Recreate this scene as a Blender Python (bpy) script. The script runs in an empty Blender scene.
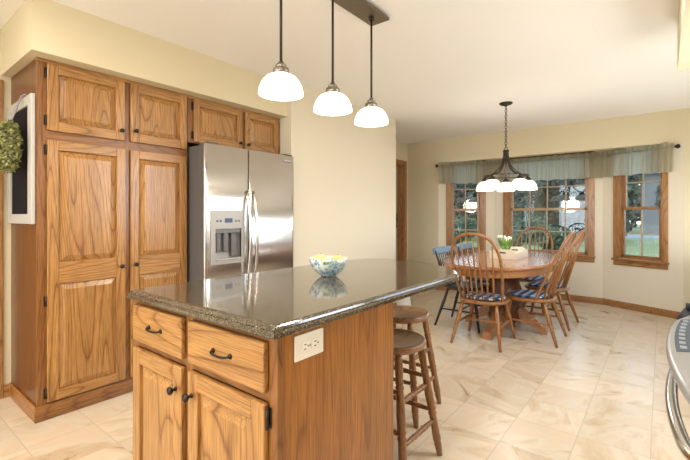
import bpy, bmesh, math, random
from math import pi, sin, cos, radians as R
from mathutils import Vector, Matrix, noise
random.seed(7)
S = bpy.context.scene
COL = S.collection

# ------------------------------------------------------------------ camera, world, lights, exposure
cam_d = bpy.data.cameras.new('camera')
cam = bpy.data.objects.new('camera', cam_d); COL.objects.link(cam)
cam.location = (0, 0, 1.205)
cam.rotation_euler = (R(90), 0, 0.6695)
cam_d.sensor_width = 36.0
cam_d.lens = 400.4 / 690 * 36
cam_d.shift_y = -14.3 / 690
cam_d.clip_start = 0.02
S.camera = cam
S.view_settings.view_transform = 'Standard'
S.view_settings.look = 'None'
S.view_settings.gamma = 1
S.view_settings.use_curve_mapping = False
S.view_settings.exposure = -0.66

world = bpy.data.worlds.new('overcast_sky'); S.world = world
world.use_nodes = True
wn = world.node_tree.nodes; wl = world.node_tree.links
bg = wn['Background']
wtc = wn.new('ShaderNodeTexCoord'); wsep = wn.new('ShaderNodeSeparateXYZ'); wr = wn.new('ShaderNodeValToRGB')
wl.new(wtc.outputs['Generated'], wsep.inputs[0]); wl.new(wsep.outputs['Z'], wr.inputs[0])
wr.color_ramp.elements[0].position = 0.0; wr.color_ramp.elements[0].color = (.80, .90, 1.0, 1)
wr.color_ramp.elements[1].position = 0.6; wr.color_ramp.elements[1].color = (.55, .74, 1.0, 1)
wl.new(wr.outputs[0], bg.inputs['Color']); bg.inputs['Strength'].default_value = 8.0

def lamp(name, kind, loc, power, color, size=.2, size_y=None, rot=(0, 0, 0), shape='DISK'):
    d = bpy.data.lights.new(name, kind); d.energy = power; d.color = color
    if kind == 'AREA':
        d.shape = shape; d.size = size
        if size_y: d.size_y = size_y
    else:
        d.shadow_soft_size = size
    o = bpy.data.objects.new(name, d); COL.objects.link(o); o.location = loc; o.rotation_euler = rot
    return o
WARM = (1.0, .86, .68)
NEUT = (1.0, .93, .83)
DAY = (.80, .90, 1.0)
# unseen fill lamps added just below the kitchen ceiling
for (x, y) in ((-2.0, .15), (-.75, .35), (-1.9, -1.2), (-.6, -1.2), (-.35, 2.2)):
    lamp('ceiling_fill_lamp', 'AREA', (x, y, 2.41), 24, NEUT, .22)
# added fill lamps, all unseen: at right wall, aimed at ceiling, behind camera
lamp('right_fill', 'AREA', (.70, 2.8, 1.55), 28, (.92, .96, 1), .85, .9, (0, R(90), 0), 'RECTANGLE')
lamp('ceiling_bounce_fill', 'AREA', (-1.2, -1.0, 1.6), 50, (1, .96, .90), 1.2, None, (R(180), 0, 0))
lamp('dining_bounce_fill', 'AREA', (.38, 4.5, .6), 30, (1, .97, .93), .5, 2.2, (R(180), 0, 0), 'RECTANGLE')
lamp('rear_fill', 'AREA', (-1.4, -2.9, 1.25), 62, (1, .96, .90), 2.8, 2.0, (R(90), 0, 0), 'RECTANGLE')

# ------------------------------------------------------------------ material helpers
MAT = {}
def newmat(name):
    m = bpy.data.materials.new(name); m.use_nodes = True
    nt = m.node_tree
    return m, nt, nt.nodes, nt.links, nt.nodes['Principled BSDF']
def node(nt, kind, **kw):
    n = nt.nodes.new(kind)
    for k, v in kw.items(): setattr(n, k, v)
    return n
def plain(name, col, rough=.5, metal=0, spec=.5, bump=0, bscale=200, coat=0):
    if name in MAT: return MAT[name]
    m, nt, N, L, b = newmat(name)
    b.inputs['Base Color'].default_value = (*col, 1)
    b.inputs['Roughness'].default_value = rough
    b.inputs['Metallic'].default_value = metal
    b.inputs['Specular IOR Level'].default_value = spec
    b.inputs['Coat Weight'].default_value = coat
    tc = node(nt, 'ShaderNodeTexCoord')
    nz = node(nt, 'ShaderNodeTexNoise'); nz.inputs['Scale'].default_value = bscale
    L.new(tc.outputs['Object'], nz.inputs['Vector'])
    rp = node(nt, 'ShaderNodeValToRGB')
    rp.color_ramp.elements[0].color = (*[c * .94 for c in col], 1); rp.color_ramp.elements[1].color = (*[min(1, c * 1.05) for c in col], 1)
    L.new(nz.outputs['Fac'], rp.inputs[0]); L.new(rp.outputs[0], b.inputs['Base Color'])
    if bump:
        bp = node(nt, 'ShaderNodeBump'); bp.inputs['Strength'].default_value = bump; bp.inputs['Distance'].default_value = .002
        L.new(nz.outputs['Fac'], bp.inputs['Height']); L.new(bp.outputs[0], b.inputs['Normal'])
    MAT[name] = m
    return m
def wood(name, axis, cols, rough=.32, lines=34, across=4.0, along=.38, fibre=.40, coat=.15):
    """plain-sawn timber with the grain along one object axis: contour lines of stretched noise plus fine pores"""
    if name in MAT: return MAT[name]
    m, nt, N, L, b = newmat(name)
    tc = node(nt, 'ShaderNodeTexCoord'); oi = node(nt, 'ShaderNodeObjectInfo')
    mul = node(nt, 'ShaderNodeMath', operation='MULTIPLY'); mul.inputs[1].default_value = 23.0
    L.new(oi.outputs['Random'], mul.inputs[0])
    add = node(nt, 'ShaderNodeVectorMath', operation='ADD')
    L.new(tc.outputs['Object'], add.inputs[0]); L.new(mul.outputs[0], add.inputs[1])
    def scaled(a, l):
        v = [a, a, a]; v['XYZ'.index(axis)] = l
        s = node(nt, 'ShaderNodeVectorMath', operation='MULTIPLY'); s.inputs[1].default_value = v
        L.new(add.outputs[0], s.inputs[0]); return s
    s1 = scaled(across, along)
    n1 = node(nt, 'ShaderNodeTexNoise'); n1.inputs['Scale'].default_value = 1; n1.inputs['Detail'].default_value = 1.0; n1.inputs['Roughness'].default_value = .35
    L.new(s1.outputs[0], n1.inputs['Vector'])
    m1 = node(nt, 'ShaderNodeMath', operation='MULTIPLY'); m1.inputs[1].default_value = lines; L.new(n1.outputs['Fac'], m1.inputs[0])
    fr = node(nt, 'ShaderNodeMath', operation='FRACT'); L.new(m1.outputs[0], fr.inputs[0])
    rp = node(nt, 'ShaderNodeValToRGB')
    e = rp.color_ramp.elements
    e[0].position = 0; e[0].color = (*cols[2], 1)
    e[1].position = 1; e[1].color = (*cols[2], 1)
    for p, c in ((.10, cols[1]), (.34, cols[0]), (.80, cols[0]), (.95, cols[1])):
        q = e.new(p); q.color = (*c, 1)
    L.new(fr.outputs[0], rp.inputs[0])
    s2 = scaled(330, 9)
    n2 = node(nt, 'ShaderNodeTexNoise'); n2.inputs['Scale'].default_value = 1; n2.inputs['Detail'].default_value = 2
    L.new(s2.outputs[0], n2.inputs['Vector'])
    r2 = node(nt, 'ShaderNodeValToRGB'); r2.color_ramp.elements[0].position = .36; r2.color_ramp.elements[1].position = .56
    r2.color_ramp.elements[0].color = (1 - fibre,) * 3 + (1,); r2.color_ramp.elements[1].color = (1, 1, 1, 1)
    L.new(n2.outputs['Fac'], r2.inputs[0])
    s3 = scaled(16, 1.2)
    n3 = node(nt, 'ShaderNodeTexNoise'); n3.inputs['Scale'].default_value = 1; L.new(s3.outputs[0], n3.inputs['Vector'])
    r3 = node(nt, 'ShaderNodeValToRGB'); r3.color_ramp.elements[0].position = .3; r3.color_ramp.elements[1].position = .7
    r3.color_ramp.elements[0].color = (.84, .82, .80, 1); r3.color_ramp.elements[1].color = (1.08, 1.08, 1.08, 1)
    L.new(n3.outputs['Fac'], r3.inputs[0])
    x1 = node(nt, 'ShaderNodeMix', data_type='RGBA', blend_type='MULTIPLY'); x1.inputs[0].default_value = 1
    L.new(rp.outputs[0], x1.inputs[6]); L.new(r2.outputs[0], x1.inputs[7])
    x2 = node(nt, 'ShaderNodeMix', data_type='RGBA', blend_type='MULTIPLY'); x2.inputs[0].default_value = 1
    L.new(x1.outputs[2], x2.inputs[6]); L.new(r3.outputs[0], x2.inputs[7])
    L.new(x2.outputs[2], b.inputs['Base Color'])
    b.inputs['Roughness'].default_value = rough
    b.inputs['Coat Weight'].default_value = coat; b.inputs['Coat Roughness'].default_value = .15
    bp = node(nt, 'ShaderNodeBump'); bp.inputs['Strength'].default_value = .12; bp.inputs['Distance'].default_value = .001
    L.new(n2.outputs['Fac'], bp.inputs['Height']); L.new(bp.outputs[0], b.inputs['Normal'])
    MAT[name] = m
    return m
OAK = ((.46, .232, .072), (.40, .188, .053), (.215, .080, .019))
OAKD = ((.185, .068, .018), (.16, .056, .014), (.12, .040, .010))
OAKF = ((.29, .122, .034), (.25, .10, .027), (.165, .058, .015))  # browner frame oak, deepened further for the shade in recesses between fronts
OAKM = ((.41, .165, .032), (.36, .138, .026), (.27, .095, .017))
oakX, oakZ = wood('honey_oak_x', 'X', OAK), wood('honey_oak_z', 'Z', OAK)
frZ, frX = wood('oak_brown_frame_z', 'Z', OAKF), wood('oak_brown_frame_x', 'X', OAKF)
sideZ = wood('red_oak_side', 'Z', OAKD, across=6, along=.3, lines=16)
panelZ = wood('oak_island_panel', 'Z', OAKM, across=7, along=.25, lines=20)
trimX, trimY, trimZ = [wood('oak_trim_' + a.lower(), a, ((.42, .205, .072), (.36, .165, .053), (.24, .095, .027)), along=.6) for a in 'XYZ']
chairZ = wood('chair_oak_z', 'Z', ((.38, .165, .048), (.32, .128, .034), (.20, .072, .018)), lines=9, across=12, along=1.0)
chairY = wood('chair_oak_y', 'Y', ((.38, .165, .048), (.32, .128, .034), (.20, .072, .018)), lines=9, across=12, along=1.0)
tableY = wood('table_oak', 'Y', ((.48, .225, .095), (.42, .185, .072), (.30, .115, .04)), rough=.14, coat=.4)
tableZ_shade = wood('table_oak_z_shaded', 'Z', ((.16, .052, .014), (.13, .042, .011), (.085, .025, .007)), rough=.25)  # pedestal oak, shade under the tabletop put into the colour
stoolZ = wood('stool_walnut_z', 'Z', ((.31, .145, .058), (.26, .115, .043), (.18, .072, .024)), lines=5, across=14, along=1.5, rough=.3)
stoolY = wood('stool_walnut_y', 'Y', ((.33, .165, .07), (.28, .13, .052), (.20, .085, .03)), lines=7, across=9, along=1.2, rough=.28)
bronze = plain('oil_rubbed_bronze', (.035, .026, .020), .38, .7)
iron = plain('dark_iron', (.045, .032, .024), .45, .6)
hinge_m = plain('aged_hinge_metal', (.06, .045, .032), .4, .8)
pewter = plain('brushed_pewter', (.24, .22, .18), .35, .85)
white_pl = plain('white_plastic', (.85, .83, .79), .35)
paint_w = plain('white_distressed_paint', (.50, .48, .44), .6, bump=.2, bscale=60)
black_gl = plain('black_enamel', (.012, .013, .016), .18)
slate = plain('chalkboard_slate', (.009, .010, .014), .75, 0, .2)
wallm = plain('cream_wall_paint', (.69, .605, .425), .75, spec=.25, bump=.05, bscale=180)
wall_bay = plain('pale_cream_wall_paint', (.74, .665, .525), .75, spec=.25, bump=.05, bscale=180)
ceilm = plain('ceiling_paint', (.90, .87, .84), .9, spec=.1, bump=.25, bscale=120)
greyside = plain('fridge_grey_side', (.11, .10, .095), .5, bump=.3, bscale=400)
fr_panel = plain('dispenser_satin_panel', (.40, .375, .335), .38, .35)
fr_dark = plain('dispenser_recess_grey', (.16, .15, .15), .35, .2)
lcd = plain('blue_lcd', (.03, .05, .12), .2)
blackp = plain('black_painted_wood', (.018, .020, .024), .4)
bluep = plain('blue_painted_crest', (.14, .22, .29), .45)
graym = plain('grey_ribbon', (.33, .32, .31), .8)

def emit(name, col, strength):
    m, nt, N, L, b = newmat(name)
    b.inputs['Base Color'].default_value = (.9, .87, .8, 1)
    b.inputs['Emission Color'].default_value = (*col, 1); b.inputs['Emission Strength'].default_value = strength
    b.inputs['Roughness'].default_value = .25
    return m
shade_m = emit('lit_white_glass_shade', (1, .94, .84), 2.6)
shade_c = emit('lit_chandelier_glass', (1, .93, .82), 1.7)

def steel_mat():
    m, nt, N, L, b = newmat('brushed_stainless_steel')
    b.inputs['Base Color'].default_value = (.60, .575, .54, 1); b.inputs['Metallic'].default_value = 1
    b.inputs['Roughness'].default_value = .27
    b.inputs['Anisotropic'].default_value = .8; b.inputs['Anisotropic Rotation'].default_value = .0
    tg = node(nt, 'ShaderNodeTangent', direction_type='RADIAL', axis='Z'); L.new(tg.outputs[0], b.inputs['Tangent'])
    tc = node(nt, 'ShaderNodeTexCoord')
    s = node(nt, 'ShaderNodeVectorMath', operation='MULTIPLY'); s.inputs[1].default_value = (4, 4, 700)
    L.new(tc.outputs['Object'], s.inputs[0])
    nz = node(nt, 'ShaderNodeTexNoise'); nz.inputs['Scale'].default_value = 1; L.new(s.outputs[0], nz.inputs['Vector'])
    mr = node(nt, 'ShaderNodeMapRange'); mr.inputs[3].default_value = .19; mr.inputs[4].default_value = .24
    L.new(nz.outputs['Fac'], mr.inputs[0]); L.new(mr.outputs[0], b.inputs['Roughness'])
    return m
steel = steel_mat()
steel_s = plain('polished_steel', (.68, .66, .63), .2, 1.0)

def granite_mat():
    m, nt, N, L, b = newmat('speckled_brown_granite')
    tc = node(nt, 'ShaderNodeTexCoord')
    v = node(nt, 'ShaderNodeTexVoronoi'); v.inputs['Scale'].default_value = 380
    L.new(tc.outputs['Object'], v.inputs['Vector'])
    rp = node(nt, 'ShaderNodeValToRGB'); rp.color_ramp.interpolation = 'CONSTANT'
    e = rp.color_ramp.elements
    e[0].color = (.014, .011, .008, 1); e[1].position = .27; e[1].color = (.058, .045, .030, 1)
    for p, c in ((.52, (.100, .079, .051)), (.82, (.14, .113, .076)), (.955, (.26, .22, .165))):
        q = e.new(p); q.color = (*c, 1)
    sx = node(nt, 'ShaderNodeSeparateColor'); L.new(v.outputs['Color'], sx.inputs[0]); L.new(sx.outputs[0], rp.inputs[0])
    nz = node(nt, 'ShaderNodeTexNoise'); nz.inputs['Scale'].default_value = 9; nz.inputs['Detail'].default_value = 3
    L.new(tc.outputs['Object'], nz.inputs['Vector'])
    r2 = node(nt, 'ShaderNodeValToRGB'); r2.color_ramp.elements[0].color = (.8, .8, .8, 1); r2.color_ramp.elements[1].color = (1.15, 1.12, 1.08, 1)
    L.new(nz.outputs['Fac'], r2.inputs[0])
    x = node(nt, 'ShaderNodeMix', data_type='RGBA', blend_type='MULTIPLY'); x.inputs[0].default_value = 1
    L.new(rp.outputs[0], x.inputs[6]); L.new(r2.outputs[0], x.inputs[7]); L.new(x.outputs[2], b.inputs['Base Color'])
    b.inputs['Roughness'].default_value = .09; b.inputs['Specular IOR Level'].default_value = .75
    b.inputs['Coat Weight'].default_value = .3; b.inputs['Coat Roughness'].default_value = .04
    return m
granite = granite_mat()

def tile_mat():
    m, nt, N, L, b = newmat('beige_stone_tile')
    T = .3175
    tc = node(nt, 'ShaderNodeTexCoord')
    mp = node(nt, 'ShaderNodeMapping'); mp.inputs['Location'].default_value = (.045 / T, -.60 / T, 0); mp.inputs['Scale'].default_value = (1 / T, 1 / T, 1)
    L.new(tc.outputs['Object'], mp.inputs['Vector'])
    fl = node(nt, 'ShaderNodeVectorMath', operation='FLOOR'); L.new(mp.outputs[0], fl.inputs[0])
    fx = node(nt, 'ShaderNodeVectorMath', operation='FRACTION'); L.new(mp.outputs[0], fx.inputs[0])
    wn_ = node(nt, 'ShaderNodeTexWhiteNoise', noise_dimensions='3D'); L.new(fl.outputs[0], wn_.inputs['Vector'])
    # grout: distance to the tile edge
    sp = node(nt, 'ShaderNodeSeparateXYZ'); L.new(fx.outputs[0], sp.inputs[0])
    def edge(o):
        a = node(nt, 'ShaderNodeMath', operation='SUBTRACT'); a.inputs[1].default_value = .5; L.new(o, a.inputs[0])
        c = node(nt, 'ShaderNodeMath', operation='ABSOLUTE'); L.new(a.outputs[0], c.inputs[0]); return c
    mx = node(nt, 'ShaderNodeMath', operation='MAXIMUM'); L.new(edge(sp.outputs[0]).outputs[0], mx.inputs[0]); L.new(edge(sp.outputs[1]).outputs[0], mx.inputs[1])
    gr = node(nt, 'ShaderNodeMapRange'); gr.inputs[1].default_value = .491; gr.inputs[2].default_value = .496
    L.new(mx.outputs[0], gr.inputs[0])
    # veins: each tile has its own offset and turn
    off = node(nt, 'ShaderNodeVectorMath', operation='SCALE'); off.inputs['Scale'].default_value = 17; L.new(wn_.outputs['Color'], off.inputs[0])
    ad = node(nt, 'ShaderNodeVectorMath', operation='ADD'); L.new(tc.outputs['Object'], ad.inputs[0]); L.new(off.outputs[0], ad.inputs[1])
    ang = node(nt, 'ShaderNodeMath', operation='MULTIPLY'); ang.inputs[1].default_value = 6.0; L.new(wn_.outputs['Value'], ang.inputs[0])
    vr = node(nt, 'ShaderNodeVectorRotate', rotation_type='Z_AXIS'); L.new(ad.outputs[0], vr.inputs['Vector']); L.new(ang.outputs[0], vr.inputs['Angle'])
    st = node(nt, 'ShaderNodeVectorMath', operation='MULTIPLY'); st.inputs[1].default_value = (2.2, 5.2, 1); L.new(vr.outputs[0], st.inputs[0])
    n1 = node(nt, 'ShaderNodeTexNoise'); n1.inputs['Scale'].default_value = 1; n1.inputs['Detail'].default_value = 6; n1.inputs['Roughness'].default_value = .6; n1.inputs['Distortion'].default_value = .9
    L.new(st.outputs[0], n1.inputs['Vector'])
    rp = node(nt, 'ShaderNodeValToRGB'); e = rp.color_ramp.elements
    e[0].position = .30; e[0].color = (.50, .355, .21, 1); e[1].position = .75; e[1].color = (.66, .57, .44, 1)
    for p, c in ((.42, (.61, .48, .325)), (.5, (.67, .575, .445)), (.60, (.67, .525, .365))):
        q = e.new(p); q.color = (*c, 1)
    L.new(n1.outputs['Fac'], rp.inputs[0])
    tn = node(nt, 'ShaderNodeMapRange'); tn.inputs[3].default_value = .94; tn.inputs[4].default_value = 1.06; L.new(wn_.outputs['Value'], tn.inputs[0])
    x = node(nt, 'ShaderNodeMix', data_type='RGBA', blend_type='MULTIPLY'); x.inputs[0].default_value = 1
    L.new(rp.outputs[0], x.inputs[6]); L.new(tn.outputs[0], x.inputs[7])
    g = node(nt, 'ShaderNodeMix', data_type='RGBA'); g.inputs[7].default_value = (.50, .41, .30, 1)
    L.new(gr.outputs[0], g.inputs[0]); L.new(x.outputs[2], g.inputs[6]); L.new(g.outputs[2], b.inputs['Base Color'])
    rr = node(nt, 'ShaderNodeMapRange'); rr.inputs[3].default_value = .22; rr.inputs[4].default_value = .38; L.new(n1.outputs['Fac'], rr.inputs[0])
    L.new(rr.outputs[0], b.inputs['Roughness'])
    bp = node(nt, 'ShaderNodeBump', invert=True); bp.inputs['Strength'].default_value = .25; bp.inputs['Distance'].default_value = .002
    L.new(gr.outputs[0], bp.inputs['Height']); L.new(bp.outputs[0], b.inputs['Normal'])
    return m
tile = tile_mat()

def glass_mat():
    m, nt, N, L, b = newmat('window_pane_glass')
    N.remove(b)
    out = N['Material Output']
    tr = node(nt, 'ShaderNodeBsdfTransparent'); tr.inputs[0].default_value = (.86, .90, .90, 1)
    gl = node(nt, 'ShaderNodeBsdfGlossy'); gl.inputs['Roughness'].default_value = .01
    fr = node(nt, 'ShaderNodeFresnel'); fr.inputs[0].default_value = 1.6
    mx = node(nt, 'ShaderNodeMixShader')
    L.new(fr.outputs[0], mx.inputs[0]); L.new(tr.outputs[0], mx.inputs[1]); L.new(gl.outputs[0], mx.inputs[2]); L.new(mx.outputs[0], out.inputs[0])
    return m
glass = glass_mat()

def fabric_mat():
    m, nt, N, L, b = newmat('sage_valance_fabric')
    out = N['Material Output']
    tc = node(nt, 'ShaderNodeTexCoord')
    s = node(nt, 'ShaderNodeVectorMath', operation='MULTIPLY'); s.inputs[1].default_value = (26, 0, .8); L.new(tc.outputs['UV'], s.inputs[0])
    nz = node(nt, 'ShaderNodeTexNoise'); nz.inputs['Scale'].default_value = 1; nz.inputs['Detail'].default_value = 2; L.new(s.outputs[0], nz.inputs['Vector'])
    rp = node(nt, 'ShaderNodeValToRGB'); rp.color_ramp.elements[0].position = .35; rp.color_ramp.elements[1].position = .65
    rp.color_ramp.elements[0].color = (.20, .165, .085, 1); rp.color_ramp.elements[1].color = (.38, .33, .20, 1)
    L.new(nz.outputs['Fac'], rp.inputs[0])
    L.new(rp.outputs[0], b.inputs['Base Color']); b.inputs['Roughness'].default_value = .9; b.inputs['Specular IOR Level'].default_value = .1
    t = node(nt, 'ShaderNodeBsdfTranslucent'); t.inputs[0].default_value = (.92, .95, .90, 1)
    mx = node(nt, 'ShaderNodeMixShader'); mx.inputs[0].default_value = .55
    L.new(b.outputs[0], mx.inputs[1]); L.new(t.outputs[0], mx.inputs[2]); L.new(mx.outputs[0], out.inputs[0])
    return m
fabric = fabric_mat()

def check_mat():
    m, nt, N, L, b = newmat('navy_and_white_check_cloth')
    tc = node(nt, 'ShaderNodeTexCoord')
    sp = node(nt, 'ShaderNodeSeparateXYZ'); L.new(tc.outputs['Object'], sp.inputs[0])
    def st(o):
        a = node(nt, 'ShaderNodeMath', operation='MULTIPLY'); a.inputs[1].default_value = 13; L.new(o, a.inputs[0])
        f = node(nt, 'ShaderNodeMath', operation='FRACT'); L.new(a.outputs[0], f.inputs[0])
        g = node(nt, 'ShaderNodeMath', operation='GREATER_THAN'); g.inputs[1].default_value = .5; L.new(f.outputs[0], g.inputs[0]); return g
    ad = node(nt, 'ShaderNodeMath', operation='ADD'); L.new(st(sp.outputs[0]).outputs[0], ad.inputs[0]); L.new(st(sp.outputs[1]).outputs[0], ad.inputs[1])
    dv = node(nt, 'ShaderNodeMath', operation='MULTIPLY'); dv.inputs[1].default_value = .5; L.new(ad.outputs[0], dv.inputs[0])
    rp = node(nt, 'ShaderNodeValToRGB'); e = rp.color_ramp.elements
    e[0].color = (.80, .80, .80, 1); e[1].color = (.012, .022, .06, 1); q = e.new(.5); q.color = (.10, .19, .36, 1)
    L.new(dv.outputs[0], rp.inputs[0]); L.new(rp.outputs[0], b.inputs['Base Color']); b.inputs['Roughness'].default_value = .85
    return m
check = check_mat()

def leaf_mat(name, a, b_, scale=6):
    m, nt, N, L, b = newmat(name)
    tc = node(nt, 'ShaderNodeTexCoord'); nz = node(nt, 'ShaderNodeTexNoise'); nz.inputs['Scale'].default_value = scale; nz.inputs['Detail'].default_value = 3
    L.new(tc.outputs['Object'], nz.inputs['Vector'])
    rp = node(nt, 'ShaderNodeValToRGB'); rp.color_ramp.elements[0].position = .35; rp.color_ramp.elements[1].position = .65
    rp.color_ramp.elements[0].color = (*a, 1); rp.color_ramp.elements[1].color = (*b_, 1)
    L.new(nz.outputs['Fac'], rp.inputs[0]); L.new(rp.outputs[0], b.inputs['Base Color']); b.inputs['Roughness'].default_value = .7
    return m
wreath_m = leaf_mat('wreath_leaves', (.10, .11, .03), (.30, .30, .10), 30)
tulip_leaf = leaf_mat('tulip_leaves', (.10, .24, .04), (.24, .42, .10), 20)
tulip_pet = leaf_mat('cream_tulip_petals', (.80, .78, .62), (.88, .87, .78), 20)
tree_m = leaf_mat('tree_leaves', (.03, .042, .024), (.08, .095, .06), 2)
ever_m = leaf_mat('evergreen_leaves', (.028, .038, .03), (.062, .075, .06), 2)
shrub_m = leaf_mat('shrub_leaves', (.022, .042, .016), (.06, .085, .035), 4)
grass_m = leaf_mat('lawn_grass', (.12, .13, .03), (.19, .19, .06), 3)
bark = leaf_mat('grey_bark', (.06, .055, .05), (.14, .13, .12), 8)
concrete = leaf_mat('pale_concrete', (.15, .145, .135), (.21, .20, .185), 2)

def bowl_mat():
    m, nt, N, L, b = newmat('blue_flower_glaze')
    tc = node(nt, 'ShaderNodeTexCoord')
    v = node(nt, 'ShaderNodeTexVoronoi'); v.inputs['Scale'].default_value = 52; L.new(tc.outputs['Object'], v.inputs['Vector'])
    nz = node(nt, 'ShaderNodeTexNoise'); nz.inputs['Scale'].default_value = 22; nz.inputs['Detail'].default_value = 3; L.new(tc.outputs['Object'], nz.inputs['Vector'])
    r1 = node(nt, 'ShaderNodeValToRGB'); e = r1.color_ramp.elements; r1.color_ramp.interpolation = 'CONSTANT'
    e[0].color = (.03, .09, .26, 1); e[1].position = .20; e[1].color = (.62, .72, .68, 1)
    for p, c in ((.38, (.10, .30, .42)), (.50, (.74, .78, .72))):
        q = e.new(p); q.color = (*c, 1)
    L.new(v.outputs['Distance'], r1.inputs[0])
    r2 = node(nt, 'ShaderNodeValToRGB'); r2.color_ramp.interpolation = 'CONSTANT'; f = r2.color_ramp.elements
    f[0].color = (.55, .60, .22, 1); f[1].position = .40; f[1].color = (1, 1, 1, 1); q = f.new(.60); q.color = (.28, .46, .60, 1)
    L.new(nz.outputs['Fac'], r2.inputs[0])
    x = node(nt, 'ShaderNodeMix', data_type='RGBA', blend_type='MULTIPLY'); x.inputs[0].default_value = .8
    L.new(r1.outputs[0], x.inputs[6]); L.new(r2.outputs[0], x.inputs[7]); L.new(x.outputs[2], b.inputs['Base Color'])
    b.inputs['Roughness'].default_value = .15
    return m
bowl_m = bowl_mat()
bowl_in = plain('white_glaze', (.80, .78, .72), .15)
fruit_y = plain('yellow_peach_skin', (.74, .50, .23), .5, bscale=14)
fruit_o = plain('golden_peach_skin', (.74, .41, .17), .5, bscale=14)
fruit_d = plain('dark_fig_skin', (.10, .045, .035), .5, bscale=14)
siding_m = plain('grey_siding', (.15, .145, .14), .8)
roof_m = plain('grey_shingles', (.10, .10, .11), .9)

# ------------------------------------------------------------------ mesh helpers
class MB:
    """collects shapes, then links them as one mesh object"""
    def __init__(s): s.v = []; s.f = []; s.m = []; s.sm = []
    def face(s, vs, mat=0, smooth=False):
        s.f.append(vs); s.m.append(mat); s.sm.append(smooth)
    def add(s, pts): b = len(s.v); s.v += [tuple(p) for p in pts]; return b
    def box(s, x0, x1, y0, y1, z0, z1, mat=0, bev=0, M=None):
        bm = bmesh.new()
        bmesh.ops.create_cube(bm, size=1)
        for v in bm.verts: v.co = ((x0 + x1) / 2 + v.co.x * (x1 - x0), (y0 + y1) / 2 + v.co.y * (y1 - y0), (z0 + z1) / 2 + v.co.z * (z1 - z0))
        if bev: bmesh.ops.bevel(bm, geom=bm.edges[:] , offset=bev, segments=2, affect='EDGES', profile=.5)
        s.absorb(bm, mat, False, M)
    def absorb(s, bm, mat=0, smooth=False, M=None):
        bm.verts.index_update()
        b = s.add([(M @ v.co) if M else v.co for v in bm.verts])
        for f in bm.faces: s.face([b + v.index for v in f.verts], mat, smooth)
        bm.free()
    def tube(s, pts, r, n=8, mat=0, caps=True, flat=1.0):
        P = [Vector(p) for p in pts]; rs = r if isinstance(r, (list, tuple)) else [r] * len(P)
        t0 = (P[1] - P[0]).normalized()
        up = Vector((0, 0, 1)) if abs(t0.z) < .9 else Vector((1, 0, 0))
        u = t0.cross(up).normalized(); rings = []
        for i, p in enumerate(P):
            t = ((P[min(i + 1, len(P) - 1)] - P[max(i - 1, 0)])).normalized()
            u = (u - t * u.dot(t)).normalized(); w = t.cross(u)
            rings.append(s.add([p + (u * cos(2 * pi * k / n) + w * sin(2 * pi * k / n) * flat) * rs[i] for k in range(n)]))
        for a, b in zip(rings, rings[1:]):
            for k in range(n): s.face([a + k, a + (k + 1) % n, b + (k + 1) % n, b + k], mat, True)
        if caps:
            s.face([rings[0] + k for k in range(n)][::-1], mat); s.face([rings[-1] + k for k in range(n)], mat)
    def lathe(s, prof, n=24, c=(0, 0, 0), mat=0, M=None, smooth=True, closed=False):
        rings = []
        for r, z in prof:
            pts = [Vector((c[0] + max(r, 1e-5) * cos(2 * pi * k / n), c[1] + max(r, 1e-5) * sin(2 * pi * k / n), c[2] + z)) for k in range(n)]
            rings.append(s.add([M @ p for p in pts] if M else pts))
        pr = list(zip(rings, rings[1:]))
        if closed: pr.append((rings[-1], rings[0]))
        for a, b in pr:
            for k in range(n): s.face([a + k, a + (k + 1) % n, b + (k + 1) % n, b + k], mat, smooth)
    def loft(s, loops, mat=0, smooth=False, cap0=True, cap1=True):
        rs = [s.add(l) for l in loops]; n = len(loops[0])
        for a, b in zip(rs, rs[1:]):
            for k in range(n): s.face([a + k, a + (k + 1) % n, b + (k + 1) % n, b + k], mat, smooth)
        if cap0: s.face([rs[0] + k for k in range(n)][::-1], mat)
        if cap1: s.face([rs[-1] + k for k in range(n)], mat)
    def build(s, name, mats, parent=None, loc=None):
        me = bpy.data.meshes.new(name); me.from_pydata(s.v, [], s.f)
        for m in (mats if isinstance(mats, (list, tuple)) else [mats]): me.materials.append(m)
        for p, mi, sm in zip(me.polygons, s.m, s.sm): p.material_index = mi; p.use_smooth = sm
        bm = bmesh.new(); bm.from_mesh(me); bmesh.ops.recalc_face_normals(bm, faces=bm.faces[:]); bm.to_mesh(me); bm.free()
        o = bpy.data.objects.new(name, me); COL.objects.link(o)
        if parent: o.parent = parent
        if loc: o.location = loc
        return o
def inset_loop(pts, d):
    """pts: counter-clockwise 2D outline; moves it inward by d"""
    n = len(pts); out = []
    for i in range(n):
        a, b, c = Vector(pts[i - 1]), Vector(pts[i]), Vector(pts[(i + 1) % n])
        e1, e2 = (b - a).normalized(), (c - b).normalized()
        n1, n2 = Vector((-e1.y, e1.x)), Vector((-e2.y, e2.x))
        m = (n1 + n2); m = m / max(.3, m.dot(n1)) if m.length > 1e-6 else n1
        out.append(b + m * d)
    return out
def slab(mb, outline, prof, mat=0, smooth=False):
    mb.loft([[(p.x, p.y, z) for p in inset_loop(outline, d)] for d, z in prof], mat, smooth)
def spline(P, n=8, closed=False):
    P = [Vector(p) for p in P]; out = []
    m = len(P)
    for i in range(m if closed else m - 1):
        p0 = P[i - 1] if (i or closed) else P[0] * 2 - P[1]; p1 = P[i]; p2 = P[(i + 1) % m]
        p3 = P[(i + 2) % m] if (closed or i + 2 < m) else P[-1] * 2 - P[-2]
        for k in range(n):
            t = k / n
            out.append(.5 * ((2 * p1) + (p2 - p0) * t + (2 * p0 - 5 * p1 + 4 * p2 - p3) * t * t + (3 * p1 - p0 - 3 * p2 + p3) * t ** 3))
    if not closed: out.append(P[-1])
    return out
def tag(o, label, cat, group=None):
    o['label'] = label; o['category'] = cat
    if group: o['group'] = group
    return o
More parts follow.
